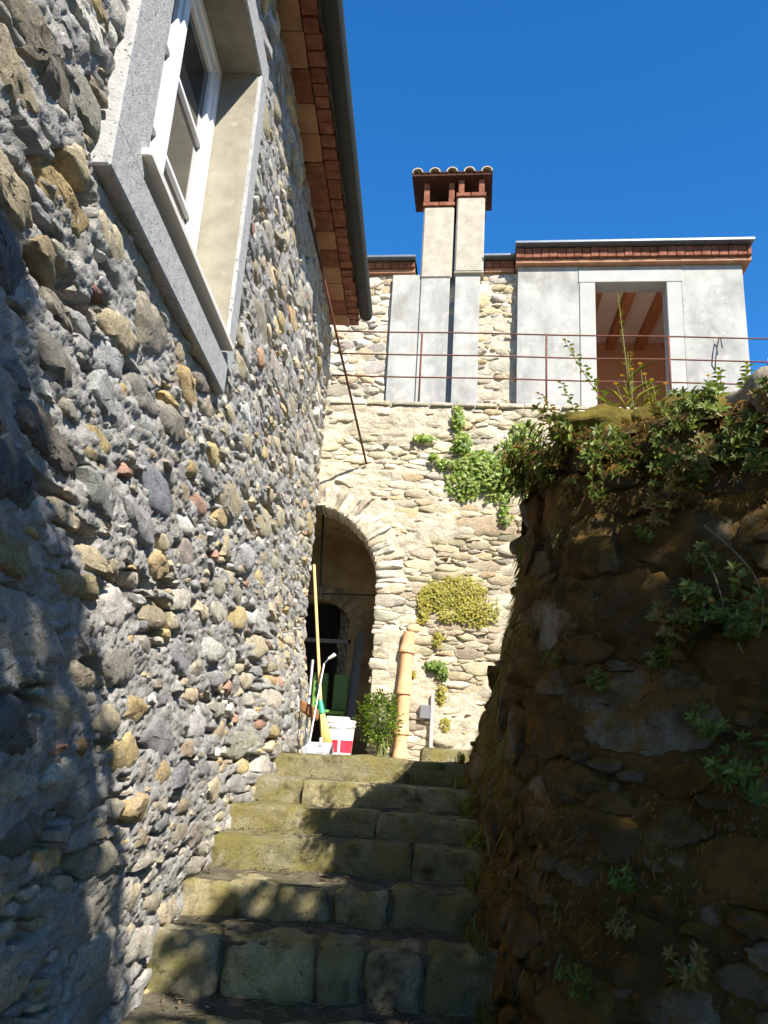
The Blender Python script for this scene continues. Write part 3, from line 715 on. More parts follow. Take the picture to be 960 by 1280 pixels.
# coping under the railing
x = -0.95
while x < 4.4:
    L = random.uniform(0.22, 0.42); hh = random.uniform(0.035, 0.05)
    V, Fq = rock_block((x, wy(x) - 0.05, TER - 0.005), (x + L - 0.012, wy(x) + 0.3, TER + hh), int(x * 100) + 400, 0.02, 0.006, 10, 5, 3)
    mesh('coping_stone', V, Fq, 'coursed_stone', tw, True, 45, pick(BPAL, int(x * 50) + 60), loc=V.mean(0)); x += L
# vaulted passage behind the arch
m = MB(); prof = []
R2 = 0.98
for a in np.linspace(0, math.pi, 28): prof.append((ACX + R2 * math.cos(a), ACZ - 0.02 + R2 * math.sin(a)))
prof = [(ACX + R2, LAND - 0.1)] + prof + [(ACX - R2, LAND - 0.1)]
ys = np.linspace(8.22, 9.75, 18)
V = np.array([(a, y_, z_) for y_ in ys for (a, z_) in prof]); n_ = len(prof)
V = V + 0.02 * np.stack([fbm(V, 3, 3, 81), 0 * V[:, 0], fbm(V, 3, 3, 82)], 1)
m.add(V, [[i * n_ + k, (i + 1) * n_ + k, (i + 1) * n_ + k + 1, i * n_ + k + 1] for i in range(len(ys) - 1) for k in range(n_ - 1)])
m.out('vault', 'dark_interior', tw, True)
m = MB()   # ring between arch and vault, back of the passage with its own arched doorway
def ring_face(y_, ri, ro, cz_i, cz_o, cxi, cxo, nrm=1):
    A = np.concatenate([[0], np.linspace(0, math.pi, 28), [math.pi]])
    pi_ = [(cxi + ri * math.cos(a), cz_i + ri * math.sin(a)) for a in A]; po = [(cxo + ro * math.cos(a), cz_o + ro * math.sin(a)) for a in A]
    pi_[0] = (cxi + ri, LAND - 0.1); pi_[-1] = (cxi - ri, LAND - 0.1); po[0] = (cxo + ro, LAND - 0.1); po[-1] = (cxo - ro, LAND - 0.1)
    V = [(a, y_, z_) for a, z_ in pi_] + [(a, y_, z_) for a, z_ in po]; n = len(pi_)
    return V, [[k, k + 1, n + k + 1, n + k] for k in range(n - 1)]
V, Fq = ring_face(8.235, AR + 0.02, 1.35, ACZ, ACZ, ACX, ACX); m.add(V, Fq)
V, Fq = ring_face(9.70, 0.42, 1.3, 3.02, 3.1, -1.08, ACX); m.add(V, Fq)
A = np.concatenate([[0], np.linspace(0, math.pi, 28), [math.pi]])
pi_ = [(-1.08 + 0.42 * math.cos(a), 3.02 + 0.42 * math.sin(a)) for a in A]; pi_[0] = (-0.66, LAND - 0.1); pi_[-1] = (-1.50, LAND - 0.1)
V = [(a, y_, z_) for y_ in (9.70, 10.0) for a, z_ in pi_]; n_ = len(pi_); m.add(V, [[k, k + 1, n_ + k + 1, n_ + k] for k in range(n_ - 1)])
m.box((-2.5, 10.02, LAND - 0.1), (0.5, 10.1, 4.4))
# jamb thickness of the arch below the springing
V = [(ACX + AR + 0.012, wy(-0.33) + 0.01, LAND - 0.1), (ACX + AR + 0.012, 8.235, LAND - 0.1), (ACX + AR + 0.012, 8.235, ACZ), (ACX + AR + 0.012, wy(-0.33) + 0.01, ACZ)]
m.add(V, [[0, 3, 2, 1]])
V = [(ACX - AR - 0.012, wy(-0.33) + 0.01, LAND - 0.1), (ACX - AR - 0.012, 8.235, LAND - 0.1), (ACX - AR - 0.012, 8.235, ACZ), (ACX - AR - 0.012, wy(-0.33) + 0.01, ACZ)]
m.add(V, [[0, 1, 2, 3]])
A = np.linspace(0, math.pi, 28)
V = [(ACX + (AR + 0.012) * math.cos(a), y_, ACZ + (AR + 0.012) * math.sin(a)) for y_ in (8.1, 8.235) for a in A]; m.add(V, [[k, k + 1, 28 + k + 1, 28 + k] for k in range(27)])
m.out('passage_wall', 'dark_interior', tw, True, 40)
m = MB()   # solid fill so no light leaks in from above / sides
m.box((-2.6, 8.0, 4.45), (0.1, 10.2, TER - 0.03)); m.box((-0.05, 8.0, LAND), (0.1, 10.2, 4.45)); m.box((-2.6, 8.0, LAND), (-2.5, 10.2, 4.45))
m.out('fill', 'dark_interior', tw)
for k in range(15):
    a0_ = math.pi * k / 15; a1_ = math.pi * (k + 1) / 15; ri, ro = 0.415, 0.60 + random.uniform(-0.03, 0.04)
    q = np.array([(-1.08 + r0_ * math.cos(t_), 3.02 + r0_ * math.sin(t_)) for (r0_, t_) in ((ri, a0_ + 0.02), (ro, a0_ + 0.015), (ro, a1_ - 0.015), (ri, a1_ - 0.02))])
    V, Fq = stone_geo(orient(q), 0.03, 0.03, lambda u, v, n: np.stack([u, 9.70 - n, v], 1), 8800 + k, n=12, rings=(1.0, 0.94, 0.6), flat=0.8)
    mesh('inner_voussoir', V, Fq, 'coursed_stone', tw, True, 38, pick(BPAL, 8900 + k), loc=V.mean(0))
# inner door behind the passage
idoor = thing('glazed_door', 'dark arched glazed door with pale cross rail at the end of the vaulted passage', 'door', (-1.08, 9.9, LAND))
m = MB(); m.box((-1.52, 9.925, LAND), (-0.64, 9.93, 3.4)); m.out('pane', 'glass', idoor)
m = MB(); m.box((-1.50, 9.88, 2.93), (-0.66, 9.92, 2.975)); m.out('cross_rail', 'pale_grey_plastic', idoor)
m = MB(); m.box((-1.50, 9.88, LAND), (-1.45, 9.92, 3.3)); m.box((-0.71, 9.88, LAND), (-0.66, 9.92, 3.3)); m.out('stile', 'dark_interior', idoor)

# ================================================================== TERRACE FLOOR AND UPPER HOUSE
m = MB(); m.box((-0.9, 8.0, TER - 0.025), (5.2, 14.0, TER - 0.004)); tag(m.out('terrace', 'pale_concrete'), kind='structure')
m = MB(); m.box((0.12, 8.05, LAND), (5.2, 14.0, TER - 0.03)); tag(m.out('terrace_fill', 'tan_mortar'), kind='structure')
TH = 0.09
UE = np.array([math.cos(TH), -math.sin(TH), 0.0]); UN = np.array([math.sin(TH), math.cos(TH), 0.0])   # along the front, into the house
U0 = np.array([1.19, 8.9, 0.0])
def xu(V):
    V = np.asarray(V, float); return U0 + V[:, :1] * UE + V[:, 1:2] * UN + V[:, 2:3] * np.array([0, 0, 1.0])
def pu(px, py, wdep=0.0):
    p = onp(px, py, U0 + UN * wdep, UN) - U0; return float(p @ UE), float(p[2])
uh = thing('terrace_house', 'small house on the terrace with bare concrete front, open doorway and brick eave', 'house', tuple(U0 + np.array([0, 0, TER])))
def ubox(name, a, b, mat, bev=0.004, parent=None): return boxo(name, a, b, mat, parent or uh, bev, xu)
uR, zTop = pu(928, 337); zTop = pu(652, 338)[1]
dL = pu(745, 420)[0]; dR = pu(836, 420)[0]; dT = pu(790, 353)[1]
jL = pu(725, 420)[0]; jR = pu(855, 420)[0]; lT = pu(790, 338)[1]
ubox('panel', (0.0, 0.0, TER), (jL - 0.004, 0.24, zTop + 0.05), 'concrete')
ubox('panel', (jR + 0.004, 0.0, TER), (uR, 0.24, zTop + 0.05), 'concrete')
ubox('panel', (jL - 0.004, 0.006, lT), (jR + 0.004, 0.24, zTop + 0.05), 'concrete')
ubox('jamb', (jL, -0.012, TER), (dL, 0.235, dT - 0.002), 'pale_concrete', 0.006)
ubox('jamb', (dR, -0.012, TER), (jR, 0.235, dT - 0.002), 'pale_concrete', 0.006)
ubox('lintel', (jL - 0.01, -0.014, dT), (jR + 0.01, 0.235, lT - 0.003), 'pale_concrete', 0.006)
# room behind the doorway
rm = MB(); ZC = dT + 0.14
rm.box((0.3, 2.0, TER), (uR - 0.1, 2.1, ZC + 0.3), xu); rm.box((0.15, 0.25, TER), (0.25, 4.1, ZC + 0.6), xu); rm.box((uR - 0.15, 0.25, TER), (uR - 0.05, 4.1, ZC + 0.6), xu)
rm.out('room_wall', 'salmon_plaster', uh)
rm = MB(); rm.add(xu(np.array([(0.2, 0.2, ZC), (uR - 0.1, 0.2, ZC), (uR - 0.1, 4.05, ZC + 0.25), (0.2, 4.05, ZC + 0.25), (0.2, 0.2, ZC + 0.1), (uR - 0.1, 0.2, ZC + 0.1), (uR - 0.1, 4.05, ZC + 0.35), (0.2, 4.05, ZC + 0.35)])), [[0, 1, 2, 3], [4, 7, 6, 5], [0, 4, 5, 1], [1, 5, 6, 2], [2, 6, 7, 3], [3, 7, 4, 0]])
rm.out('ceiling', 'ceiling_board', uh)
for k in range(6):
    uc = 0.55 + 0.42 * k
    b = MB(); b.add(xu(np.array([(uc, 0.24, ZC - 0.13), (uc + 0.12, 0.24, ZC - 0.13), (uc + 0.12, 4.0, ZC + 0.12), (uc, 4.0, ZC + 0.12), (uc, 0.24, ZC - 0.002), (uc + 0.12, 0.24, ZC - 0.002), (uc + 0.12, 4.0, ZC + 0.248), (uc, 4.0, ZC + 0.248)])), [[0, 3, 2, 1], [4, 5, 6, 7], [0, 1, 5, 4], [1, 2, 6, 5], [2, 3, 7, 6], [3, 0, 4, 7]])
    b.out('beam', 'beam_wood', uh, loc=xu(np.array([[uc, 2, ZC]]))[0])
# left part of the front: stone strips and chimney breast
SD = 0.13
def SU(u, v, n):
    return xu(np.stack([u, SD - n - 0.01 * fbm(np.stack([u, v, u * 0], 1), 1.5, 2, 91), v], 1))
P, q, U, V = grid_sheet(np.arange(-3.3, 0.03, 0.03), np.arange(TER - 0.02, zTop + 0.06, 0.03), lambda a, b: SU(a, b, 0.008 * fbm(np.stack([a, b, a * 0], 1), 8, 3, 73)))
uf = mesh('stone_front', P, q, 'tan_mortar', uh)
ubox('back_wall', (-3.3, SD + 0.03, TER), (-0.002, 0.5, zTop + 0.05), 'tan_mortar')
s1a, s1b = pu(602, 430, SD)[0], -0.004; s2a, s2b = -2.6, pu(486, 430, SD)[0] - 0.01
polys = []; infs = []
for (a, b, sd) in ((s1a - 0.06, s1b, 31), (s2a, s2b, 32)):
    nn = int((b - a) * 260)
    rad = np.concatenate([rng.uniform(0.12, 0.18, nn // 10), rng.uniform(0.07, 0.12, nn // 3), rng.uniform(0.04, 0.07, nn)])
    Pk, inf = pack(a, b, TER, zTop, 2.0, rad, (), None, packing=0.9, seed=sd)
    pp = cells(Pk, 2.0, 0.006, 1.25, (a, b, TER, zTop + 0.03), None, seed=sd + 5); polys += pp; infs += inf
build_stones(polys, infs, SU, uf, 'coursed_stone', lambda q, i: 0.02 + 0.015 * math.sin(i * 3.7), lambda q, i: pick([((0.52, 0.46, 0.34), 4), ((0.46, 0.36, 0.22), 3), ((0.58, 0.53, 0.43), 3), ((0.38, 0.34, 0.28), 2)], 3000 + i), depth=0.03, seed0=8, flat=0.6, tilt=0.6, limit=296, amp=0.06)
# chimney
a0 = pu(487, 430, SD)[0]; a1 = pu(522, 430)[0]; a2 = pu(559, 430)[0]; a3 = pu(566, 430)[0]; a4 = pu(598, 430)[0]
ch = thing('chimney', 'pale double chimney stack with brick cap and clay tile canopy', 'chimney', tuple(xu(np.array([[a1, 0.1, TER]]))[0]))
zs = pu(545, 346)[1]; zt1 = pu(545, 257)[1]; zt2 = pu(585, 248)[1]
ubox('breast_panel', (a0, 0.055, TER), (a1 - 0.002, 0.40, zTop - 0.01), 'concrete', 0.004, ch)
ubox('breast_panel', (a1, 0.03, TER), (a2, 0.42, zs), 'concrete', 0.006, ch)
ubox('breast_panel', (a3, 0.0, TER), (a4, 0.42, zs + 0.05), 'concrete', 0.006, ch)
ubox('flue_gap', (a2 + 0.001, 0.12, TER), (a3 - 0.001, 0.42, zt1 - 0.2), 'grey_plastic', 0.002, ch)
ubox('stack', (a1 - 0.012, 0.02, zs + 0.002), (a2 + 0.02, 0.50, zt1), 'beige_render', 0.02, ch)
ubox('stack', (a3 - 0.015, -0.03, zs + 0.052), (a4 + 0.035, 0.50, zt2), 'beige_render', 0.02, ch)
ubox('string_course', (a3 - 0.022, -0.04, zs + 0.03), (a4 + 0.045, 0.42, zs + 0.051), 'beige_render', 0.006, ch)
# brick collar and piers
for (x0, x1, z, w0) in ((a1 - 0.03, a2 + 0.03, zt1, 0.0), (a3 - 0.03, a4 + 0.05, zt2, -0.05)):
    L = (x1 - x0) / 2
    for k in range(2):
        ubox('brick', (x0 + k * L + 0.004, w0, z + 0.002), (x0 + (k + 1) * L - 0.004, w0 + 0.10, z + 0.062), 'brick_red', 0.006, ch)
    ubox('brick', (x0 + 0.004, w0 + 0.105, z + 0.002), (x0 + 0.09, 0.52, z + 0.062), 'brick_red', 0.006, ch); ubox('brick', (x1 - 0.09, w0 + 0.105, z + 0.002), (x1 - 0.004, 0.52, z + 0.062), 'brick_red', 0.006, ch)
ZCAP = zt2 + 0.27
for (x0, z, w0) in ((a1 - 0.02, zt1, 0.01), (a2 - 0.06, zt1, 0.01), (a3 + 0.0, zt2, -0.04), (a4 - 0.05, zt2, -0.04)):
    ubox('pier', (x0, w0, z + 0.064), (x0 + 0.075, w0 + 0.09, ZCAP - 0.002), 'brick_red', 0.006, ch); ubox('pier', (x0, 0.42, z + 0.064), (x0 + 0.075, 0.51, ZCAP - 0.002), 'brick_red', 0.006, ch)
ubox('flue_back', (a1, 0.515, zt1 - 0.05), (a4, 0.53, ZCAP - 0.003), 'dark_tile', 0.002, ch)
c0 = pu(515, 222, -0.12)[0]; c1 = pu(616, 214, -0.12)[0]
ubox('cap_slab', (c0, -0.12, ZCAP), (c1, 0.62, ZCAP + 0.035), 'dark_tile', 0.006, ch)
def half_tile(c, r, L, dirw, z0, z1):
    m_ = MB(); V = []
    for (wv, zz, rr) in ((dirw, z0, r), (dirw + L, z1, r * 0.85)):
        for kk in range(9):
            a = math.pi * kk / 8; V.append((c + rr * math.cos(a), wv, zz + rr * math.sin(a)))
        for kk in range(9):
            a = math.pi * kk / 8; V.append((c + (rr - 0.012) * math.cos(a), wv, zz + (rr - 0.012) * math.sin(a)))
    Fq = []
    for kk in range(8):
        Fq += [[kk, 18 + kk, 18 + kk + 1, kk + 1], [9 + kk, 9 + kk + 1, 27 + kk + 1, 27 + kk], [kk, kk + 1, 9 + kk + 1, 9 + kk], [18 + kk, 27 + kk, 27 + kk + 1, 18 + kk + 1]]
    m_.add(xu(np.array(V)), Fq); return m_
for k in range(5):
    cx = c0 + 0.075 + (c1 - c0 - 0.15) * k / 4
    t_ = half_tile(cx, 0.075, 0.78, -0.145, ZCAP + 0.037 + random.uniform(0, 0.01), ZCAP + 0.10); t_.out('roof_tile', 'old_roof_tile', ch, True, 50, loc=xu(np.array([[cx, 0.2, ZCAP]]))[0])
    if k < 4: ubox('tile_bed', (cx + 0.05, -0.13, ZCAP + 0.036), (cx + (c1 - c0 - 0.15) / 4 - 0.05, 0.6, ZCAP + 0.062), 'dark_tile', 0.004, ch)
# eaves of the terrace house
def eave(x0, x1, w0, zb, ztop, ov):
    ubox('soffit_course', (x0, w0 - ov + 0.02, zb), (x1, w0 + 0.30, zb + 0.055), 'terracotta_tile', 0.004)
    x = x0
    while x < x1 - 0.02:
        L = min(random.uniform(0.095, 0.112), x1 - x)
        ubox('eave_brick', (x + 0.003, w0 - ov - 0.02 + random.uniform(-0.006, 0.006), zb + 0.058), (x + L - 0.003, w0 + 0.1, ztop - 0.04 + random.uniform(-0.006, 0.002)), 'brick_red', 0.005); x += L
    ubox('flashing', (x0 - 0.01, w0 - ov - 0.12, ztop - 0.032), (x1 + 0.012, w0 + 0.6, ztop), 'flashing_metal', 0.003)
ze = zTop + 0.052
eave(-0.03, uR + 0.09, 0.0, ze, ze + 0.235, 0.10)
eave(a4 + 0.05, -0.045, SD, ze - 0.02, ze + 0.16, 0.08)
eave(-3.2, a0 + 0.28, SD, ze - 0.02, ze + 0.16, 0.08)
m = MB(); m.box((-3.2, 0.56, ze + 0.02), (uR + 0.08, 4.3, ze + 0.14), xu); m.out('roof', 'old_roof_tile', uh)
ptx = pu(632, 318, 0.2)[0]; t_ = half_tile(ptx, 0.075, 0.5, 0.05, ze + 0.165, ze + 0.2); t_.out('ridge_tile', 'old_roof_tile', uh, True, 50, loc=xu(np.array([[ptx, 0.2, ze + 0.16]]))[0])
# bent iron hook left in the concrete
h0 = pu(893, 452); h1 = pu(897, 425); h2 = pu(901, 438)
m = MB(); m.tube(xu(np.array([(h0[0], -0.0, h0[1] - 0.12), (h0[0], -0.05, h0[1]), (0.5 * (h0[0] + h1[0]), -0.06, 0.4 * h0[1] + 0.6 * h1[1]), (h1[0], -0.06, h1[1]), (h1[0] + 0.02, -0.06, h1[1] - 0.02), (h2[0], -0.06, h2[1])])), 0.008, 6); m.out('iron_hook', 'seal', uh, True)

# ------------------------------------------------------------------ railing
rail = thing('terrace_railing', 'thin rusty iron railing along the terrace edge', 'railing', (1.4, wy(1.4), TER + 0.045))
def rp(px, py): 
    p = ony(px, py, 7.95)
    x = p[0]
    for _ in range(3): p = ony(px, py, wy(p[0]) + 0.06)
    return p
RZ = [rp(550, 416)[2], rp(550, 444)[2], rp(550, 472)[2]]
for z in RZ:
    m = MB(); xs = np.linspace(-0.96, 4.45, 14); m.tube(np.stack([xs, wy(xs) + 0.06, z + 0.004 * np.sin(xs * 3 + z)], 1), 0.0085, 8); m.out('rail', 'rusty_iron', rail, True, loc=(1.4, wy(1.4), z))
for px in (527, 683, 836, 985):
    x = rp(px, 430)[0]; m = MB(); m.tube([(x, wy(x) + 0.06, TER + 0.02), (x, wy(x) + 0.06, RZ[0] + 0.008)], 0.011, 8); m.out('post', 'rusty_iron', rail, True, loc=(x, wy(x) + 0.06, TER))
A = ony(458, 580, 7.87); B = onx(386, 265, -0.985)
m = MB(); m.tube([A, A + 0.5 * (B - A) + np.array([0, 0, -0.01]), B], 0.012, 8)
tag(m.out('stay_rod', 'rusty_iron', None, True, loc=A), 'rusty iron rod running from the wall above the arch up to the eave', 'rod')

# ------------------------------------------------------------------ terracotta pipe, conduit
tp = thing('clay_pipe', 'weathered terracotta drain pipe of stacked sections on the terrace wall', 'pipe', tuple(ony(503, 948, 7.80)))
pts = [ony(512, 790, 7.80), ony(508.5, 816, 7.8), ony(505, 868, 7.8), ony(501.5, 918, 7.8), ony(500, 953, 7.8)]
pts[-1][2] = LAND - 0.01
for k in range(4):
    a, b = pts[k], pts[k + 1]; L = np.linalg.norm(b - a); ax = (b - a) / L
    m = MB(); r0 = 0.058; m.lathe([(r0 - 0.012, 0), (r0, 0.001), (r0 + 0.002, L * 0.45), (r0 + 0.012, L - 0.035), (r0 + 0.016, L - 0.03), (r0 + 0.016, L - 0.002), (r0 + 0.004, L), (r0 - 0.01, L)], a, 20, ax)
    m.out('pipe_section', 'terracotta_pipe', tp, True, 40, loc=a)
cd = thing('conduit', 'grey electrical conduit strip with small junction box low on the terrace wall', 'conduit', tuple(ony(538, 945, 7.83)))
a = ony(541, 868, 7.84); b = ony(537, 944, 7.84)
m = MB(); m.box((a[0] - 0.018, 7.80, b[2]), (a[0] + 0.018, 7.835, a[2]), bev=0.004); m.out('strip', 'pale_grey_plastic', cd, loc=(a[0], 7.82, b[2]))
j = ony(531, 890, 7.82); m = MB(); m.box((j[0] - 0.05, 7.79, j[2] - 0.065), (j[0] + 0.048, 7.845, j[2] + 0.065), bev=0.008); m.out('junction_box', 'grey_plastic', cd, loc=j)

# ------------------------------------------------------------------ things on the landing
def lw(px, py, y): return ony(px, py, y)
bk = thing('bucket', 'white plastic bucket with red printed band standing on the landing', 'bucket', tuple(lw(424, 945, 6.62)))
bc = lw(421, 945, 6.62); bc[2] = LAND + 0.0
prof = [(0.0, 0.004), (0.108, 0.004), (0.112, 0.012), (0.128, 0.215), (0.135, 0.216), (0.135, 0.23), (0.129, 0.231), (0.130, 0.25), (0.137, 0.251), (0.137, 0.268), (0.128, 0.27), (0.122, 0.262), (0.106, 0.02), (0.0, 0.018)]
m = MB(); m.lathe(prof, bc, 32); m.out('body', 'white_plastic', bk, True, 35, loc=bc)
for (a0_, a1_) in ((200, 243), (252, 275), (284, 352)):
    A_ = np.radians(np.linspace(a0_, a1_, 12)); V = [(bc[0] + (0.1135 + 0.016 * (z_ - 0.012) / 0.2) * math.cos(a), bc[1] + (0.1135 + 0.016 * (z_ - 0.012) / 0.2) * math.sin(a), bc[2] + z_) for z_ in (0.02, 0.115) for a in A_]
    m = MB(); m.add(V, [[k, k + 1, 12 + k + 1, 12 + k] for k in range(11)]); m.out('printed_band', 'red_print', bk, True, loc=bc)
A_ = np.linspace(0, math.pi, 14); m = MB(); m.tube([(bc[0] + 0.138 * math.cos(a), bc[1] - 0.13 * math.sin(a), bc[2] + 0.235 - 0.03 * math.sin(a)) for a in A_], 0.003, 6); m.out('handle', 'aluminium', bk, True, loc=bc)
# broom
bt = lw(392.5, 706, 6.75); bm_ = lw(401, 880, 6.5); be = lw(410, 945, 6.45); be[2] = LAND + 0.004
br = thing('broom', 'yellow straw broom with wooden handle and green socket leaning against the house', 'broom', tuple(be))
m = MB(); m.tube([bt, bm_], 0.013, 10); m.out('handle', 'pole_wood', br, True, 50, loc=bm_)
d = unit(be - bm_); m = MB(); m.tube([bm_ - d * 0.03, bm_ + d * 0.02, bm_ + d * 0.075], [0.017, 0.022, 0.027], 12); m.out('socket', 'green_plastic', br, True, 50, loc=bm_)
m = MB(); L = np.linalg.norm(be - bm_)
for k in range(70):
    a = random.uniform(0, 6.28); r = math.sqrt(random.random()); s0 = bm_ + d * 0.07 + np.array([0.018 * r * math.cos(a), 0.014 * r * math.sin(a), 0])
    e0 = bm_ + d * (L - random.uniform(0.0, 0.02)) + np.array([0.05 * r * math.cos(a), 0.03 * r * math.sin(a), 0]); e0[2] = max(e0[2], LAND + 0.004)
    m.tube([s0, 0.5 * (s0 + e0) + np.array([0.004 * math.cos(a), 0, 0]), e0], [0.004, 0.0045, 0.003], 4)
m.out('bristles', 'straw', br, True, loc=bm_)
# watering lance
a = lw(384, 944, 6.3); a[2] = LAND; b = lw(405, 830, 6.5); c = lw(419, 818, 6.48)
wl = thing('watering_lance', 'thin aluminium watering lance with angled white head beside the bucket', 'lance', tuple(a))
m = MB(); m.tube([a, a + 0.5 * (b - a), b, b + 0.4 * (c - b) + np.array([0, 0, 0.012])], 0.008, 8); m.out('tube', 'aluminium', wl, True, 60, loc=a)
m = MB(); m.tube([b + 0.4 * (c - b) + np.array([0, 0, 0.012]), c], [0.010, 0.016], 10); m.out('head', 'white_plastic', wl, True, 50, loc=b)
# scrubbing brush on a pole, head up
a = lw(380, 945, 6.75); a[2] = LAND; b = lw(391, 825, 6.85)
sb = thing('deck_brush', 'brown bristle deck brush with grey pole propped beside the house corner', 'brush', tuple(a))
m = MB(); m.tube([a, b], 0.012, 8); m.out('pole', 'aluminium', sb, True, 50, loc=a)
h = lw(386, 888, 6.7); V, Fq = rock_block((h[0] - 0.075, h[1] - 0.03, h[2] - 0.045), (h[0] + 0.085, h[1] + 0.03, h[2] + 0.05), 77, 0.03, 0.006, 12, 6, 8)
V = V.copy(); V[:, 2] -= (V[:, 0] - h[0]) * 0.5; mesh('head', V, Fq, 'coir', sb, True, None, loc=h)
# dustpan
p = lw(398, 944, 6.22); p[2] = LAND + 0.004
dp = thing('dustpan', 'pale grey plastic dustpan lying on the landing in front of the bucket', 'dustpan', tuple(p))
m = MB(); V = [(-0.11, -0.09, 0), (0.11, -0.09, 0), (0.09, 0.09, 0), (-0.09, 0.09, 0), (-0.11, -0.09, 0.006), (0.11, -0.09, 0.006), (0.09, 0.085, 0.006), (-0.09, 0.085, 0.006), (-0.115, -0.07, 0.035), (0.115, -0.07, 0.035), (0.092, 0.095, 0.085), (-0.092, 0.095, 0.085)]
m.add(np.array(V) + p, [[0, 3, 2, 1], [4, 5, 6, 7], [0, 1, 5, 4], [1, 2, 10, 9], [2, 3, 11, 10], [3, 0, 8, 11], [7, 6, 10, 11], [5, 9, 10, 6], [4, 7, 11, 8]]); m.out('pan', 'pale_grey_plastic', dp, loc=p)
m = MB(); m.tube([p + np.array([0, 0.085, 0.06]), p + np.array([-0.01, 0.2, 0.11])], [0.012, 0.015], 8); m.out('handle', 'pale_grey_plastic', dp, True, 50, loc=p)
# ladder inside the passage
la = thing('ladder', 'aluminium ladder leaning inside the vaulted passage', 'ladder', tuple(lw(437, 938, 9.0)))
A1 = lw(434, 938, 8.9); A1[2] = LAND; A2 = lw(452, 790, 9.25); off = np.array([-0.05, 0.36, 0.0])
for o_ in (np.zeros(3), off):
    def xl(V, o_=o_):
        ax = A2 - A1; t = V[:, 2:3]; return A1 + o_ + ax * t + V[:, :1] * np.array([1, 0, 0.0]) + V[:, 1:2] * np.array([0, 1.0, 0])
    m = MB(); m.box((-0.04, -0.012, 0), (0.04, 0.012, 1.0), xl); m.out('rail', 'grey_plastic', la, loc=A1)
for k in range(6):
    t = 0.12 + 0.15 * k; p0 = A1 + (A2 - A1) * t
    m = MB(); m.tube([p0, p0 + off], 0.014, 6); m.out('rung', 'aluminium', la, True, loc=p0)
# green plastic chair seen in the passage
gc = lw(408, 905, 8.9); gc[2] = LAND
gch = thing('garden_chair', 'green plastic garden chair standing in the dark passage', 'chair', tuple(gc))
def cbox(nm, a, b, bev=0.01):
    m_ = MB(); m_.box(np.array(a) + gc, np.array(b) + gc, bev=bev); return m_.out(nm, 'leaf_green_plastic', gch, loc=gc)
cbox('seat', (-0.2, -0.2, 0.40), (0.2, 0.2, 0.435)); cbox('backrest', (-0.2, 0.17, 0.45), (-0.03, 0.2, 0.85), 0.012); cbox('backrest', (0.03, 0.17, 0.45), (0.2, 0.2, 0.85), 0.012)
for sx in (-1, 1):
    for sy in (-1, 1): cbox('leg', (sx * 0.18 - 0.02, sy * 0.17 - 0.02, 0), (sx * 0.18 + 0.02, sy * 0.17 + 0.02, 0.395), 0.006)
wc = lw(424, 905, 7.6); wc[2] = LAND
m = MB(); m.box(wc + np.array([-0.12, -0.1, 0]), wc + np.array([0.1, 0.1, 0.33]), bev=0.012); tag(m.out('crate', 'pale_grey_plastic', None, loc=wc), 'pale grey plastic crate just inside the arch behind the bucket', 'crate')
# thin cable and iron tie bar across the vault
m = MB(); p0 = lw(402, 660, 8.5); p1 = lw(400, 745, 8.5); m.tube([p0 + np.array([0, 0, 0.3]), p1], 0.012, 6); tag(m.out('hanging_pipe', 'seal', None, True, loc=p0), 'dark thin pipe hanging from the vault inside the arch', 'pipe')
p0 = lw(380, 745, 8.7); p1 = lw(462, 743, 8.7); m = MB(); m.tube([(ACX - 0.97, 8.7, p0[2]), (ACX + 0.97, 8.7, p1[2])], 0.009, 6); tag(m.out('tie_rod', 'seal', None, True, loc=p0), 'dark horizontal tie rod across the vaulted passage', 'rod')
# blue plastic chair back at the end of the terrace
p = rp(925, 478); bx = np.array([3.98, 8.15, TER])
blc = thing('blue_chair', 'bright blue plastic chair at the open end of the terrace', 'chair', tuple(bx))
def dbox(nm, a, b):
    m_ = MB(); m_.box(np.array(a) + bx, np.array(b) + bx, bev=0.012); return m_.out(nm, 'blue_plastic', blc, loc=bx)
dbox('seat', (-0.2, -0.2, 0.40), (0.2, 0.2, 0.43)); dbox('backrest', (-0.2, -0.2, 0.72), (0.2, -0.17, 0.80)); dbox('backrest', (-0.2, -0.2, 0.44), (-0.16, -0.17, 0.715)); dbox('backrest', (0.16, -0.2, 0.44), (0.2, -0.17, 0.715))
for sx in (-1, 1):
    for sy in (-1, 1): dbox('leg', (sx * 0.17 - 0.02, sy * 0.17 - 0.02, 0.0), (sx * 0.17 + 0.02, sy * 0.17 + 0.02, 0.395))

# ================================================================== MOSSY GARDEN WALL
gw = thing('garden_wall', 'dark mossy dry stone retaining wall with weeds along the steps', 'wall', (0.6, 3.0, 0.0))
CP = np.array([(3.2, 6.42), (1.6, 6.45), (0.95, 6.38), (0.62, 6.22), (0.50, 5.95), (0.475, 5.4), (0.48, 4.7), (0.49, 4.0), (0.515, 3.45), (0.55, 3.12), (0.64, 2.93), (0.85, 2.77), (1.3, 2.49), (1.9, 2.115), (2.7, 1.615), (3.6, 1.05), (4.6, 0.43)])
def catmull(P, n=14):
    out = []
    Q = np.vstack([2 * P[0] - P[1], P, 2 * P[-1] - P[-2]])
    for i in range(1, len(Q) - 2):
        for t in np.linspace(0, 1, n, endpoint=False):
            a, b, c, d = Q[i - 1], Q[i], Q[i + 1], Q[i + 2]
            out.append(0.5 * (2 * b + (c - a) * t + (2 * a - 5 * b + 4 * c - d) * t * t + (3 * b - a - 3 * c + d) * t ** 3))
    out.append(P[-1]); return np.array(out)
CU = catmull(CP); CL = np.concatenate([[0], np.cumsum(np.linalg.norm(np.diff(CU, axis=0), axis=1))]); CT = np.gradient(CU, CL, axis=0)
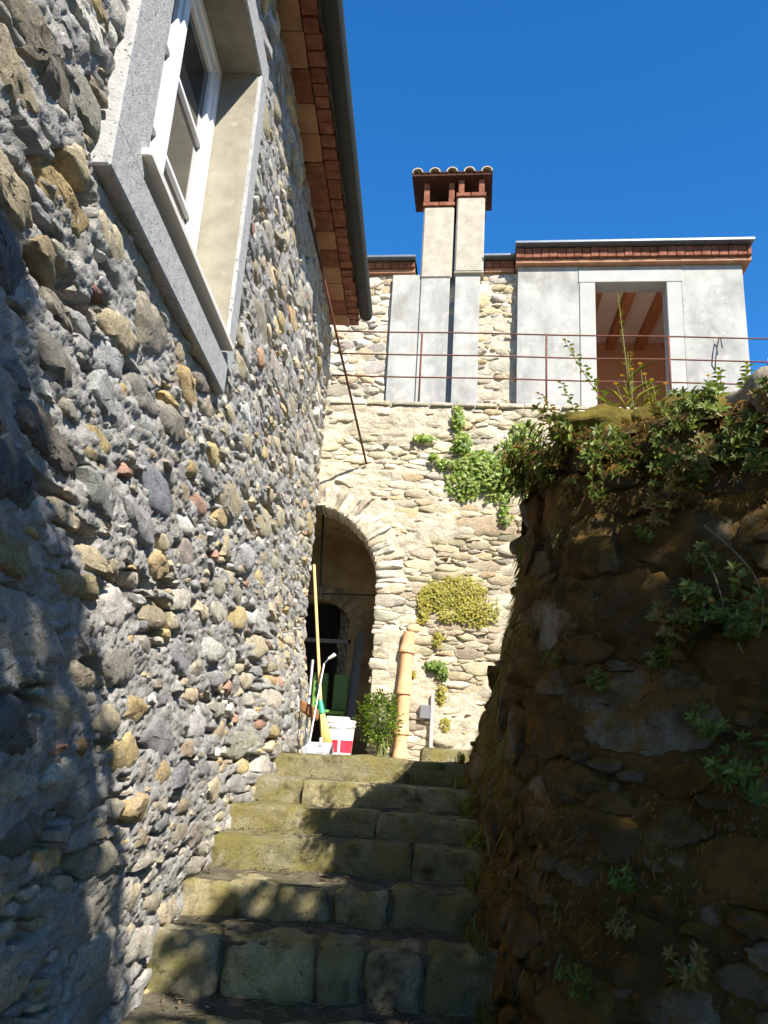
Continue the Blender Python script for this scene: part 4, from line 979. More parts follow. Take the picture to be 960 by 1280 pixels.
CT /= np.linalg.norm(CT, axis=1, keepdims=True)
LW = CL[-1]
def gtop(x, y): return 2.95 + 0.02 * sstep(3.0, 2.4, y) - 0.27 * sstep(3.2, 4.4, y) * sstep(1.6, 0.7, x) - 0.75 * sstep(4.7, 6.3, y) * sstep(1.6, 0.7, x)
def SR(u, v, n):
    u = np.asarray(u, float)
    bx_ = np.interp(u, CL, CU[:, 0]); by = np.interp(u, CL, CU[:, 1]); tx = np.interp(u, CL, CT[:, 0]); ty = np.interp(u, CL, CT[:, 1])
    L = np.hypot(tx, ty); ox, oy = ty / L, -tx / L
    hgt = np.clip((v - 1.5) / 1.5, 0, 1.4)
    bat = (0.36 * sstep(3.3, 5.6, by) * sstep(1.6, 0.7, bx_) + 0.03) * hgt ** 1.15
    p = np.stack([u, v, u * 0 + 3.0], 1)
    nn = n - bat + 0.035 * fbm(p, 1.3, 3, 101) + 0.05 * sstep(1.2, 0.2, v)
    return np.stack([bx_ + ox * nn, by + oy * nn, v], 1)
uu = np.concatenate([np.arange(0, 2.6, 0.06), np.arange(2.6, 8.4, 0.02), np.arange(8.4, LW, 0.06)])
def SRm(a, b):
    bx_ = np.interp(a, CL, CU[:, 0]); by = np.interp(a, CL, CU[:, 1]); v = b * gtop(bx_, by)
    return SR(a, v, -0.004 + 0.020 * fbm(np.stack([a, v * 1.8, a * 0], 1), 5, 4, 103, 0.6) + 0.01 * vnoise(np.stack([a * 45, v * 45, a * 0], 1), 5))
P, q, _, _ = grid_sheet(uu, np.linspace(-0.02, 1.0, 165), SRm)
gwf = mesh('wall', P, q, 'earth_mortar', gw)
GPAL = [((0.20, 0.17, 0.12), 3), ((0.15, 0.12, 0.075), 3), ((0.32, 0.30, 0.25), 1.2), ((0.19, 0.115, 0.045), 3)]
rad = np.concatenate([rng.uniform(0.2, 0.3, 60), rng.uniform(0.13, 0.2, 160), rng.uniform(0.07, 0.13, 320), rng.uniform(0.04, 0.07, 500)])
Pk, inf = pack(1.6, LW - 0.1, 0.03, 3.1, 2.1, rad, (), lambda u, v, r: v > gtop(np.interp(u, CL, CU[:, 0]), np.interp(u, CL, CU[:, 1])) - 0.05, packing=0.93, seed=41)
polys = cells(Pk, 2.1, 0.006, 1.3, (1.5, LW, 0.0, 3.12), None, seed=42, sides=(5, 8), jag=0.2)
rs = np.random.default_rng(9); hs = 0.010 + 0.034 * rs.random(len(polys)) ** 1.8
build_stones(polys, inf, SR, gwf, 'mossy_stone', lambda q, i: hs[i], lambda q, i: pick(GPAL, 6000 + i), depth=0.05, seed0=12, flat=0.5, tilt=0.8, rough=1.3, limit=296, amp=0.07)
# raised garden behind the wall
def inside_garden(x, y):
    i = np.argmin((CU[:, 0] - x) ** 2 + (CU[:, 1] - y) ** 2); d = np.array([x, y]) - CU[i]
    return d @ np.array([CT[i, 1], -CT[i, 0]]) < -0.0
u = np.arange(0.0, LW, 0.05); tt = np.concatenate([np.linspace(-0.01, 0.6, 22), np.linspace(0.7, 2.6, 14)])
def gard(a, t):
    bx_ = np.interp(a, CL, CU[:, 0]); by = np.interp(a, CL, CU[:, 1]); z = gtop(bx_, by)
    e = SR(a, z, np.full(len(a), 0.02))
    c = np.array([4.4, 4.2]); d = c - e[:, :2]; L = np.linalg.norm(d, axis=1, keepdims=True); s = np.minimum(t[:, None] / 2.6, 1.0)
    xy = e[:, :2] + d * s
    zz = z + 0.07 * sstep(0.0, 0.35, t) + (3.0 - z) * sstep(0.1, 1.5, t) + 0.05 * fbm(np.column_stack([xy, xy[:, 0] * 0]), 3, 3, 111) * sstep(0, 0.1, t)
    zz = np.where(t < 0.02, z - 0.06, zz)
    return np.column_stack([xy, zz])
P, q, _, _ = grid_sheet(u, tt, gard); tag(mesh('garden_ground', P, q[:, ::-1], 'garden_soil'), kind='structure')

# ------------------------------------------------------------------ vegetation helpers
def leaf_tris(L, W, fold=0.25, droop=0.2):
    V = np.array([(0, 0, 0), (0.35 * L, 0.5 * W, fold * W), (0.35 * L, -0.5 * W, fold * W), (0.45 * L, 0, -droop * L * 0.2), (0.75 * L, 0.34 * W, fold * W * 0.6 - droop * L * 0.4), (0.75 * L, -0.34 * W, fold * W * 0.6 - droop * L * 0.4), (L, 0, -droop * L)])
    return V, [[0, 3, 1], [0, 2, 3], [3, 4, 1], [3, 2, 5], [3, 6, 4], [3, 5, 6]]
def basis(d, upv=(0, 0, 1)):
    x = unit(d); z = np.asarray(upv, float) - x * np.dot(x, upv)
    if np.linalg.norm(z) < 1e-3: z = np.array([1.0, 0, 0]) - x * x[0]
    z = unit(z); yv = np.cross(z, x); return np.stack([x, yv, z])
def add_leaf(mb, p, d, L, W, upv=(0, 0, 1), fold=0.25, droop=0.2):
    V, Fq = leaf_tris(L, W, fold, droop); mb.add(V @ basis(d, upv) + np.asarray(p), Fq)
def add_ivy_leaf(mb, p, d, nrm, s):
    pts = np.array([(0, 0), (0.25, 0.35), (0.2, 0.62), (0.55, 0.42), (1.0, 0), (0.55, -0.42), (0.2, -0.62), (0.25, -0.35)]) * s
    V = np.column_stack([pts, -0.12 * np.abs(pts[:, 1]) - 0.1 * pts[:, 0]]); c = np.array([[0.35 * s, 0, 0.05 * s]])
    mb.add(np.vstack([V, c]) @ basis(d, nrm) + np.asarray(p), [[k, (k + 1) % 8, 8] for k in range(8)])
def two_mat(name, stem, leaf, ms, ml, loc, parent=None):
    V = np.vstack(stem.V + leaf.V); Fq = stem.F + [[i + stem.n for i in f] for f in leaf.F]
    return mesh(name, V, Fq, None, parent, True, None, None, loc=loc, mats=[ms, ml], midx=[0] * len(stem.F) + [1] * len(leaf.F))
def plant_geo(seed, nst=5, H=0.22, L=0.05, W=0.02, spread=0.6, lean=(0, 0, 0), pairs=5, whorl=2, rosette=True):
    r_ = random.Random(seed); st = MB(); lf = MB()
    for s in range(nst):
        a = r_.uniform(0, 6.28); h = H * r_.uniform(0.55, 1.15); sp = spread * r_.uniform(0.3, 1)
        d = np.array([math.cos(a) * sp, math.sin(a) * sp, 1.0]) + np.array(lean)
        P_ = [np.array([0.0, 0, -0.02])]
        for t in np.linspace(0.2, 1, 5): P_.append(unit(d) * h * t + np.array([0, 0, -0.12 * h * t * t * sp]) + np.array([r_.gauss(0, 0.006), r_.gauss(0, 0.006), 0]))
        st.tube(P_, [0.003, 0.0028, 0.0025, 0.002, 0.0018, 0.0012], 4, False)
        for k in range(pairs):
            t = (k + 1.2) / (pairs + 0.6); i = min(int(t * 5), 4); f = t * 5 - i; p = P_[i] * (1 - f) + P_[min(i + 1, 5)] * f
            a0 = k * 1.57 + r_.uniform(-0.3, 0.3)
            nw = whorl if k < pairs - 1 else (whorl + 4 if rosette else whorl)
            for w_ in range(nw):
                aa = a0 + 2 * math.pi * w_ / nw; up = 0.35 if k < pairs - 1 else 0.75
                dd = np.array([math.cos(aa), math.sin(aa), up + r_.uniform(-0.2, 0.2)])
                sc = r_.uniform(0.7, 1.15) * (1.0 if k < pairs - 1 else 0.85)
                add_leaf(lf, p, dd, L * sc, W * sc, droop=r_.uniform(0.1, 0.4))
    return st, lf
# plants on and over the mossy wall
protos = []
for k in range(5):
    st, lf = plant_geo(700 + k, nst=5 + k % 3, H=0.15 + 0.03 * k, L=0.05, W=0.021, spread=0.75)
    protos.append(two_mat('weed_proto', st, lf, 'red_stem', ['leaf_dark', 'leaf_dark', 'leaf_red', 'leaf_dark', 'leaf_dark'][k], (0, 0, 0)))
def place(proto, name, loc, rz, sc, tilt, label, cat, group):
    o = proto.copy(); C.objects.link(o); o.name = name; o.location = loc
    axis = unit(np.array(tilt)); qn = Vector((0, 0, 1)).rotation_difference(Vector(axis)); o.rotation_mode = 'QUATERNION'
    o.rotation_quaternion = qn @ Matrix.Rotation(rz, 3, 'Z').to_quaternion(); o.scale = (sc, sc, sc)
    return tag(o, label, cat, group)
def outward(u): 
    tx = np.interp(u, CL, CT[:, 0]); ty = np.interp(u, CL, CT[:, 1]); return unit([ty, -tx, 0])
r_ = random.Random(55)
ucorner = CL[np.argmin((CU[:, 0] - 0.6) ** 2 + (CU[:, 1] - 2.98) ** 2)]
LBL = {}
for k in range(100):      # fringe hanging over the top edge
    u = ucorner + r_.uniform(-0.6, 1.9); bx_, by = np.interp(u, CL, CU[:, 0]), np.interp(u, CL, CU[:, 1]); zt = float(gtop(bx_, by))
    drop = abs(r_.gauss(0, 0.20)) if u > ucorner - 0.15 else abs(r_.gauss(0, 0.05))
    p = SR(np.array([u]), np.array([zt - drop]), np.array([0.01]))[0]; o_ = outward(u)
    til = o_ * r_.uniform(0.9, 1.6) + np.array([r_.gauss(0, 0.3), r_.gauss(0, 0.3), 0.35])
    kd = r_.randrange(5); nm = ['compact dark green weed with few stems', 'dark green weed with many thin stems', 'reddish leaved weed', 'long stemmed dark green weed', 'tall dark green weed'][kd]
    wh = ' hanging over the stair side of the mossy wall' if u < ucorner - 0.15 else (' hanging high on the mossy wall front' if drop < 0.2 else ' rooted below the rim of the mossy wall front')
    place(protos[kd], 'valerian_plant', p, r_.uniform(0, 6.28), r_.uniform(0.45, 0.85), til, nm + wh, 'plant', nm + wh)
for k in range(20):       # on the garden bank
    u = ucorner + r_.uniform(-1.6, 1.7); p0 = gard(np.array([u]), np.array([r_.uniform(0.04, 0.5)]))[0]
    place(protos[r_.randrange(5)], 'valerian_plant', p0, r_.uniform(0, 6.28), r_.uniform(0.3, 0.5), np.array([r_.gauss(0, 0.5), -0.6 + r_.gauss(0, 0.3), 0.7]), 'low leafy weed growing on the moss of the garden bank', 'plant', 'weeds on the garden bank')
for (px, py, sc) in [(860, 625, 0.7), (870, 780, 0.9), (900, 770, 0.8), (925, 800, 0.9), (850, 800, 0.8), (945, 790, 0.9), (890, 920, 0.7), (930, 960, 0.8), (945, 985, 0.9), (790, 1110, 0.6), (785, 1165, 0.5), (700, 1250, 0.8), (740, 1235, 0.7), (660, 870, 0.8), (650, 890, 0.7), (690, 940, 0.6), (640, 960, 0.6), (870, 1220, 0.7), (830, 830, 0.6), (755, 860, 0.5), (700, 830, 0.5), (620, 1060, 0.8), (610, 1010, 0.7), (635, 1150, 0.8), (640, 1210, 0.8), (670, 800, 0.6), (655, 760, 0.6), (675, 720, 0.7)]:
    best = None
    for u in np.arange(1.8, LW - 0.2, 0.02):       # where the pixel's ray meets the wall face
        P3 = SR(np.array([u]), np.array([1.7]), np.array([0.0]))[0]; o_ = outward(u); dd = ray(px, py); den = dd @ o_
        if abs(den) < 1e-6: continue
        t = ((P3 - EYE) @ o_) / den; X = EYE + dd * t; e = abs((X - P3) @ np.array([-o_[1], o_[0], 0]))
        if t > 0 and (best is None or e < best[0]): best = (e, u, X[2])
    u, z = best[1], best[2]; p = SR(np.array([u]), np.array([z]), np.array([0.0]))[0]; o_ = outward(u)
    place(protos[r_.randrange(5)], 'wall_weed', p, r_.uniform(0, 6.28), sc, o_ * 1.0 + np.array([0, 0, 0.5]), *(lambda L_: (L_, 'plant', L_))('small weed rooted in the ' + ('stair side of the mossy wall' if u < ucorner - 0.1 else ('upper joints of the mossy wall front' if z > 1.9 else ('middle joints of the mossy wall front' if z > 1.45 else 'lowest joints of the mossy wall front')))))
for p_ in protos: bpy.data.objects.remove(p_)
# moss cushions on the wall top
def on_wall_top(px, py, t=0.0):
    best = None
    for u in np.arange(ucorner - 2.4, ucorner + 2.2, 0.03):
        X = gard(np.array([u]), np.array([max(t, 0.03)]))[0]; d = RC.T @ (X - EYE); e = math.hypot(480 + F_PX * d[0] / -d[2] - px, 640 - F_PX * d[1] / -d[2] - py)
        if best is None or e < best[0]: best = (e, X, u)
    return best[1], best[2]
def cushion(name, c, rx, ry, rz, seed, mat, label, cat):
    nu_, nv_ = 36, 14; V = []
    for i in range(nu_):
        for j in range(nv_ + 1):
            a = 2 * math.pi * i / nu_; b = math.pi * 0.62 * j / nv_; V.append((math.sin(b) * math.cos(a), math.sin(b) * math.sin(a), math.cos(b)))
    V = np.array(V); V = V * (1 + 0.22 * fbm(V + seed, 2.2, 3, seed) + 0.05 * vnoise(V * 16, seed))[:, None] * np.array([rx, ry, rz]) + np.asarray(c)
    Fq = [[i * (nv_ + 1) + j, i * (nv_ + 1) + j + 1, ((i + 1) % nu_) * (nv_ + 1) + j + 1, ((i + 1) % nu_) * (nv_ + 1) + j] for i in range(nu_) for j in range(nv_)]
    return tag(mesh(name, V, Fq, mat, None, True, None, loc=c), label, cat)
c, _ = on_wall_top(745, 525, 0.12); c[2] -= 0.02
cushion('moss_cushion', c, 0.20, 0.16, 0.10, 3, 'moss', 'golden green moss cushion on the corner of the wall top', 'moss')
c, _ = on_wall_top(800, 515, 0.2); c[2] -= 0.02
cushion('moss_cushion', c, 0.16, 0.16, 0.09, 8, 'moss', 'golden moss mound under the yellow flowering weeds', 'moss')
c, _ = on_wall_top(870, 495, 0.25)
cushion('moss_cushion', c, 0.26, 0.2, 0.10, 14, 'moss', 'long dark moss bank rising towards the bare stone on the wall top', 'moss')
c, _ = on_wall_top(948, 485, 0.12); V, Fq = rock_block((c[0] - 0.10, c[1] - 0.14, c[2] - 0.16), (c[0] + 0.22, c[1] + 0.16, c[2] + 0.09), 91, 0.07, 0.03)
tag(mesh('boulder', V, Fq, 'rubble_stone', None, True, 60, (0.42, 0.36, 0.26), loc=c), 'bare tan boulder set on top of the mossy wall', 'stone')
c, _ = on_wall_top(965, 470, 0.10)
pc = thing('prickly_pear', 'flat green cactus pad beside the boulder on the wall top', 'cactus', tuple(c + np.array([0.02, 0, 0.03])))
th_ = np.linspace(0, 2 * math.pi, 25)[:-1]
for (dx, dz, s, rz_) in ((0.02, 0.02, 0.075, 0.2), (0.07, 0.10, 0.06, -0.3)):
    m = MB(); V = []
    for rr, yy_ in ((1.0, 0), (0.93, 0.16), (0.6, 0.22), (0.02, 0.24), (0.93, -0.16), (0.6, -0.22), (0.02, -0.24)):
        for a in th_: V.append((rr * math.cos(a) * 0.72 * s, yy_ * s, rr * math.sin(a) * s + s))
    V = np.array(V); cs_, sn_ = math.cos(rz_), math.sin(rz_); V = np.column_stack([V[:, 0] * cs_ - V[:, 1] * sn_, V[:, 0] * sn_ + V[:, 1] * cs_, V[:, 2]]) + c + np.array([dx, 0, dz])
    Fq = []
    for (a_, b_) in ((0, 1), (1, 2), (2, 3)): Fq += [[a_ * 24 + k, b_ * 24 + k, b_ * 24 + (k + 1) % 24, a_ * 24 + (k + 1) % 24] for k in range(24)]
    for (a_, b_) in ((0, 4), (4, 5), (5, 6)): Fq += [[a_ * 24 + k, a_ * 24 + (k + 1) % 24, b_ * 24 + (k + 1) % 24, b_ * 24 + k] for k in range(24)]
    m.add(V, Fq); m.out('pad', 'cactus', pc, True, loc=c)
# tall plants on the wall top
def tall_stalk(px, py, ptop, label, kind, seed, name='seeding_stalk'):
    base, u = on_wall_top(px, py, 0.18); d = base[1]; top = ony(ptop[0], ptop[1], d + 0.05); r2 = random.Random(seed); st = MB(); lf = MB()
    P_ = [base + (top - base) * t + np.array([0.012 * math.sin(3 * t + seed), 0, 0]) for t in np.linspace(-0.05, 1, 9)]
    st.tube(P_, np.linspace(0.003, 0.0012, 9), 5, False); L = np.linalg.norm(top - base)
    if kind == 'grass':
        for k in range(46):
            t = r2.uniform(0.45, 1.0); p = base + (top - base) * t; a = r2.uniform(0, 6.28)
            add_leaf(lf, p, (math.cos(a), math.sin(a), r2.uniform(0.2, 1.2)), r2.uniform(0.010, 0.02), r2.uniform(0.003, 0.006))
        for k in range(4):
            a = r2.uniform(0, 6.28); add_leaf(lf, base + (top - base) * 0.1 * k, (math.cos(a), math.sin(a), 1.6), 0.14, 0.012, droop=0.5)
    else:
        for k in range(16):
            t = 0.12 + 0.86 * k / 15; p = base + (top - base) * t
            for s in (0, math.pi):
                a = k * 1.3 + s; add_leaf(lf, p, (math.cos(a), math.sin(a), 0.35), 0.042 * (1.15 - 0.5 * t), 0.024 * (1.15 - 0.5 * t))
    ml = {'grass': 'leaf_yellow', 'rose': 'leaf_dark', 'red': 'leaf_red'}[kind]
    return tag(two_mat(name, st, lf, 'red_stem' if kind != 'grass' else 'green_stem', ml, base), label, 'plant')
tall_stalk(785, 505, (775, 368), 'tall pale seeding grass stalk in front of the open doorway', 'grass', 1)
tall_stalk(797, 505, (788, 440), 'short seeding grass stalk beside the tall one on the wall top', 'grass', 2)
tall_stalk(760, 510, (706, 425), 'long arching shoot with dark paired leaves reaching over the railing', 'rose', 3, 'arching_shoot')
tall_stalk(712, 540, (700, 478), 'short upright leafy shoot at the wall corner below the railing', 'rose', 4, 'arching_shoot')
tall_stalk(690, 540, (673, 492), 'reddish leafy shoot leaning from the wall corner', 'red', 5, 'arching_shoot')
tall_stalk(880, 490, (900, 462), 'small leafy shoot on the moss bank near the hook', 'rose', 6, 'arching_shoot')
tall_stalk(915, 480, (935, 455), 'small dark shoot beside the bare boulder', 'rose', 7, 'arching_shoot')
r2 = random.Random(4)
for k, (px, py) in enumerate([(790, 462), (806, 468), (770, 480), (815, 475), (832, 480), (885, 470), (778, 470), (800, 455)]):
    base, u = on_wall_top(px + r2.uniform(-6, 6), 508, 0.16 + 0.01 * k); top = ony(px, py, base[1]); st = MB(); lf = MB()
    st.tube([base + np.array([0, 0, -0.03]), 0.5 * (base + top) + np.array([0.01, 0, 0]), top], [0.002, 0.0016, 0.0012], 5, False)
    for j in range(12):
        t = r2.uniform(0, 0.7); a = r2.uniform(0, 6.28); add_leaf(lf, base + (top - base) * t, (math.cos(a), math.sin(a), r2.uniform(0.3, 1.6)), r2.uniform(0.03, 0.07), 0.006, droop=0.4)
    t_ = thing('yellow_flower', 'yellow daisy flower on thin stem among weeds before the open doorway', 'flower', tuple(base), 'yellow flowers on the wall top')
    two_mat('stem', st, lf, 'green_stem', 'leaf_yellow', base, t_)
    hd = MB()
    for j in range(12):
        a = 2 * math.pi * j / 12; add_leaf(hd, top, (math.cos(a), math.sin(a), 0.4), 0.010, 0.005, droop=0.1)
    hd.out('bloom', 'petal', t_, True, loc=top)
# ------------------------------------------------------------------ trailing red-green plants in front of the terrace wall at the wall's end
r2 = random.Random(12)
for k in range(34):
    st = MB(); lf = MB()
    u = ucorner - r2.uniform(0.1, 0.85); X = gard(np.array([u]), np.array([r2.uniform(0.0, 0.35)]))[0]
    o_ = outward(u); P_ = [X - np.array([0, 0, 0.01])]; d = o_ * r2.uniform(0.1, 0.6) + np.array([0, 0, r2.uniform(0.5, 1.5)]); L = r2.uniform(0.08, 0.24)
    for t in np.linspace(0.2, 1, 5): P_.append(X + unit(d) * L * t + np.array([0, 0, -0.3 * L * t * t]) + o_ * 0.1 * L * t * t)
    st.tube(P_, np.linspace(0.003, 0.0012, 6), 4, False)
    for j in range(16):
        t = r2.random(); i = int(t * 4.99); f = t * 5 - i; p = P_[i] * (1 - f) + P_[i + 1] * f; a = r2.uniform(0, 6.28)
        add_leaf(lf, p, (math.cos(a), math.sin(a), r2.uniform(-0.3, 0.8)), r2.uniform(0.025, 0.045), r2.uniform(0.014, 0.024))
    tag(two_mat('bramble_shoot', st, lf, 'red_stem', 'leaf_red', X), 'reddish green bramble shoot rising from the stair end of the mossy wall top', 'plant', 'bramble shoots at the end of the mossy wall')
# ------------------------------------------------------------------ ivy on the terrace wall
def ivy(name, blobs, seed, label, n, s, mat, cat='ivy', depth=0.10):
    r2 = random.Random(seed); lf = MB(); st = MB()
    for (px, py, rx, ry, wgt) in blobs:
        c_ = ony(px, py, 7.85)
        for k in range(int(n * wgt)):
            a = r2.uniform(0, 6.28); rr = math.sqrt(r2.random()) * (0.8 + 0.4 * r2.random())
            x = c_[0] + rx * rr * math.cos(a); z = c_[2] + ry * rr * math.sin(a); dep = 0.03 + depth * (1 - min(rr, 1) ** 2) * r2.random()
            p = (x, wy(x) - dep, z); nn = (r2.gauss(0, 0.4), -1, r2.gauss(0.35, 0.4)); dd = (r2.gauss(0, 0.7), -0.2, -0.8 + r2.gauss(0, 0.5))
            add_ivy_leaf(lf, p, dd, nn, s * r2.uniform(0.6, 1.2))
        for k in range(3):
            x0 = c_[0] + r2.uniform(-rx, rx) * 0.5; st.tube([(x0, wy(x0) - 0.025, c_[2] - ry), (x0 + r2.gauss(0, 0.03), wy(x0) - 0.03, c_[2]), (x0 + r2.gauss(0, 0.06), wy(x0) - 0.025, c_[2] + ry)], 0.004, 5, False)
    return tag(two_mat(name, st, lf, 'twig', mat, ony(blobs[0][0], blobs[0][1], 7.8)), label, cat)
ivy('ivy', [(572, 525, 0.06, 0.16, 0.5), (577, 555, 0.10, 0.12, 0.6), (600, 585, 0.22, 0.18, 1.6), (620, 600, 0.22, 0.22, 1.6), (580, 605, 0.18, 0.16, 0.9), (645, 575, 0.2, 0.25, 1.2), (655, 550, 0.15, 0.2, 0.6), (560, 580, 0.12, 0.06, 0.25), (543, 572, 0.06, 0.04, 0.12), (530, 548, 0.14, 0.03, 0.2), (630, 640, 0.05, 0.16, 0.25), (665, 600, 0.15, 0.2, 0.5)], 5, 'bright green ivy clump climbing the sunlit terrace wall', 230, 0.044, 'leaf_ivy')
ivy('stonecrop', [(545, 745, 0.16, 0.14, 1.0), (575, 740, 0.24, 0.16, 1.4), (595, 765, 0.20, 0.14, 1.1), (530, 760, 0.06, 0.16, 0.5), (560, 770, 0.12, 0.06, 0.2), (548, 800, 0.05, 0.08, 0.15)], 6, 'yellow green stonecrop mat spread over the terrace wall stones', 520, 0.026, 'leaf_yellow', 'plant', 0.05)
ivy('wall_fern', [(545, 832, 0.10, 0.05, 1.0), (553, 840, 0.05, 0.07, 0.5)], 7, 'small dark green plant tuft growing from the wall beside the clay pipe', 130, 0.035, 'leaf_shrub', 'plant', 0.09)
ivy('wall_tuft', [(552, 868, 0.05, 0.10, 1.0)], 8, 'pale green tuft on the stones just above the conduit top', 120, 0.022, 'leaf_yellow', 'plant', 0.05)
ivy('wall_tuft', [(556, 905, 0.05, 0.06, 0.6)], 18, 'pale green tuft on the wall beside the middle of the conduit', 120, 0.022, 'leaf_yellow', 'plant', 0.05)
ivy('wall_tuft', [(516, 842, 0.03, 0.04, 1.0)], 9, 'tiny green tuft tucked behind the clay pipe', 70, 0.022, 'leaf_yellow', 'plant', 0.05)
# shrub at the foot of the arch
r2 = random.Random(21); st = MB(); lf = MB(); b0 = ony(476, 945, 7.62); b0[2] = LAND; cc = ony(475, 892, 7.66)
for k in range(26):
    a = r2.uniform(0, 6.28); e = cc + np.array([0.2 * math.cos(a) * r2.random(), 0.09 * math.sin(a) * r2.random(), r2.uniform(-0.12, 0.2)])
    st.tube([b0 + np.array([r2.uniform(-0.08, 0.08), 0.05, 0]), 0.5 * (b0 + e), e], [0.005, 0.004, 0.002], 4, False)
for k in range(1500):
    a = r2.uniform(0, 6.28); b = r2.uniform(-1, 1); rr = (0.5 + 0.5 * r2.random()) * (1.0 + 0.28 * math.sin(3 * a + 4 * b) * math.cos(5 * b)); s_ = math.sqrt(1 - b * b)
    p = cc + np.array([0.20 * rr * s_ * math.cos(a), 0.12 * rr * s_ * math.sin(a) - 0.02, 0.24 * rr * b - 0.05])
    add_leaf(lf, p, (math.cos(a) * s_ + r2.gauss(0, 0.3), math.sin(a) * s_ - 0.3, b * 0.5 + 0.3 + r2.gauss(0, 0.3)), r2.uniform(0.024, 0.042), r2.uniform(0.016, 0.026))
tag(two_mat('shrub', st, lf, 'green_stem', 'leaf_shrub', b0), 'bushy light green shrub at the foot of the arch beside the clay pipe', 'shrub')

# ------------------------------------------------------------------ uncountable bits
def blades(name, pts, mat, label=None, seed=1, L=(0.03, 0.09), W=0.004, lean=0.5, down=False):
    r2 = np.random.default_rng(seed); V = []; Fq = []; n = 0
    for (p, o_) in pts:
        a = r2.uniform(0, 6.28); l = r2.uniform(*L); side = np.array([math.cos(a), math.sin(a), 0]) * W
        d = np.array([math.cos(a + 1.3), math.sin(a + 1.3), 0]) * lean * r2.random() + np.asarray(o_)
        m1 = p + d * l * 0.55; e = p + d * l + np.array([0, 0, -0.25 * l])
        V += [p - side, p + side, m1 + side * 0.8, m1 - side * 0.8, e]; Fq += [[n, n + 1, n + 2, n + 3], [n + 3, n + 2, n + 4]]; n += 5
    o = mesh(name, V, Fq, mat); return tag(o, label, None, None, 'stuff')
r3 = np.random.default_rng(77); pts = []
for k in range(4200):   # grass along the wall foot and hanging on its side face
    t = r3.random()
    if t < 0.2:
        u = ucorner - r3.uniform(0.1, 2.9); v = None; by = np.interp(u, CL, CU[:, 1]); z = next((zt for yf, zt in TOPS if by > yf), 0.1)
        p = SR(np.array([u]), np.array([z + 0.005]), np.array([0.03 + abs(r3.normal(0, 0.03))]))[0]; pts.append((p, np.array([-0.3 * r3.random(), r3.normal(0, 0.3), 1.0])))
    else:
        u = ucorner - r3.uniform(0.05, 2.4); z = r3.uniform(0.9, 2.7); c_ = fbm(np.array([[u, z, 0]]), 2.5, 2, 9)[0]
        if c_ < 0.05: continue
        p = SR(np.array([u]), np.array([z]), np.array([0.01]))[0]; o_ = outward(u); pts.append((p, o_ * r3.uniform(0.15, 0.6) + np.array([0, 0, r3.uniform(-1.1, 0.3)])))
blades('grass', pts, 'grass_blade', 'thin grass tufts along the foot and side of the mossy wall', 3, (0.04, 0.12), 0.0035)
pts = []
U_ = r3.uniform(ucorner - 3.2, ucorner + 2.4, 52000); Z_ = r3.uniform(0.35, 3.1, 52000)
k_ = fbm(np.stack([U_, Z_, U_ * 0], 1), 2.2, 3, 19) > -0.12
U_, Z_ = U_[k_], Z_[k_]; Z_ = np.minimum(Z_, gtop(np.interp(U_, CL, CU[:, 0]), np.interp(U_, CL, CU[:, 1])) - 0.01)
P_ = SR(U_, Z_, r3.uniform(0.0, 0.03, len(U_)))
V = []; ox = np.interp(U_, CL, CT[:, 1]); oy = -np.interp(U_, CL, CT[:, 0]); O_ = np.stack([ox, oy, U_ * 0], 1)
l = r3.uniform(0.012, 0.035, len(U_))[:, None]; sd = r3.normal(0, 1, (len(U_), 3)); sd /= np.linalg.norm(sd, axis=1, keepdims=True)
E_ = P_ + (O_ * 0.9 + r3.normal(0, 0.4, P_.shape) + np.array([0, 0, -0.6])) * l
V = np.stack([P_ - sd * 0.0022, P_ + sd * 0.0022, E_], 1).reshape(-1, 3); Fq = np.arange(len(V)).reshape(-1, 3)
tag(mesh('moss', V, Fq, 'moss_fibre', None, False), 'brown shaggy moss coating the garden wall stones', None, None, 'stuff')
# litter on the treads
lf = MB(); tw_ = MB(); r2 = random.Random(31)
for k in range(520):
    i = r2.choices(range(7), [1, 1, 1, 2, 2, 3, 3])[0]; yf, zt = TOPS[i]; yb = (TOPS[i - 1][0] if i else 6.2)
    x = r2.uniform(-1.0, 0.48); y_ = yb - abs(r2.gauss(0, 0.14)) - 0.005
    if y_ < yf + 0.03: continue
    p = np.array([x, y_, zt + 0.006 + r2.random() * 0.008])
    if r2.random() < 0.55: add_leaf(lf, p, (r2.gauss(0, 1), r2.gauss(0, 1), r2.gauss(0, 0.15)), r2.uniform(0.015, 0.04), r2.uniform(0.008, 0.016), droop=0.1)
    else:
        a = r2.uniform(0, 6.28); L = r2.uniform(0.03, 0.13); tw_.tube([p, p + 0.5 * L * np.array([math.cos(a), math.sin(a), 0.06]), p + L * np.array([math.cos(a + 0.2), math.sin(a + 0.2), 0.02])], 0.0018, 4, False)
tag(lf.out('leaf_litter', 'leaf_dry', None, True), 'dry leaf litter scattered on the step treads', None, None, 'stuff')
tag(tw_.out('twig_litter', 'twig', None, True), 'thin twigs scattered on the step treads', None, None, 'stuff')
pts = []
for k in range(260):
    i = r2.choices(range(7), [0.3, 0.6, 0.6, 2, 2, 3, 1])[0]; yf, zt = TOPS[i]; yb = (TOPS[i - 1][0] if i else 6.2); cx = [-0.72, -0.3, -0.55, 0.1, -0.74, -0.32][r2.randrange(6)]
    pts.append((np.array([cx + r2.gauss(0, 0.09), yb - abs(r2.gauss(0, 0.03)), zt + 0.0]), np.array([r2.gauss(0, 0.4), -0.3, 0.8])))
blades('weeds', pts, 'grass_blade', 'low green weeds sprouting in the step joints', 5, (0.015, 0.04), 0.003)
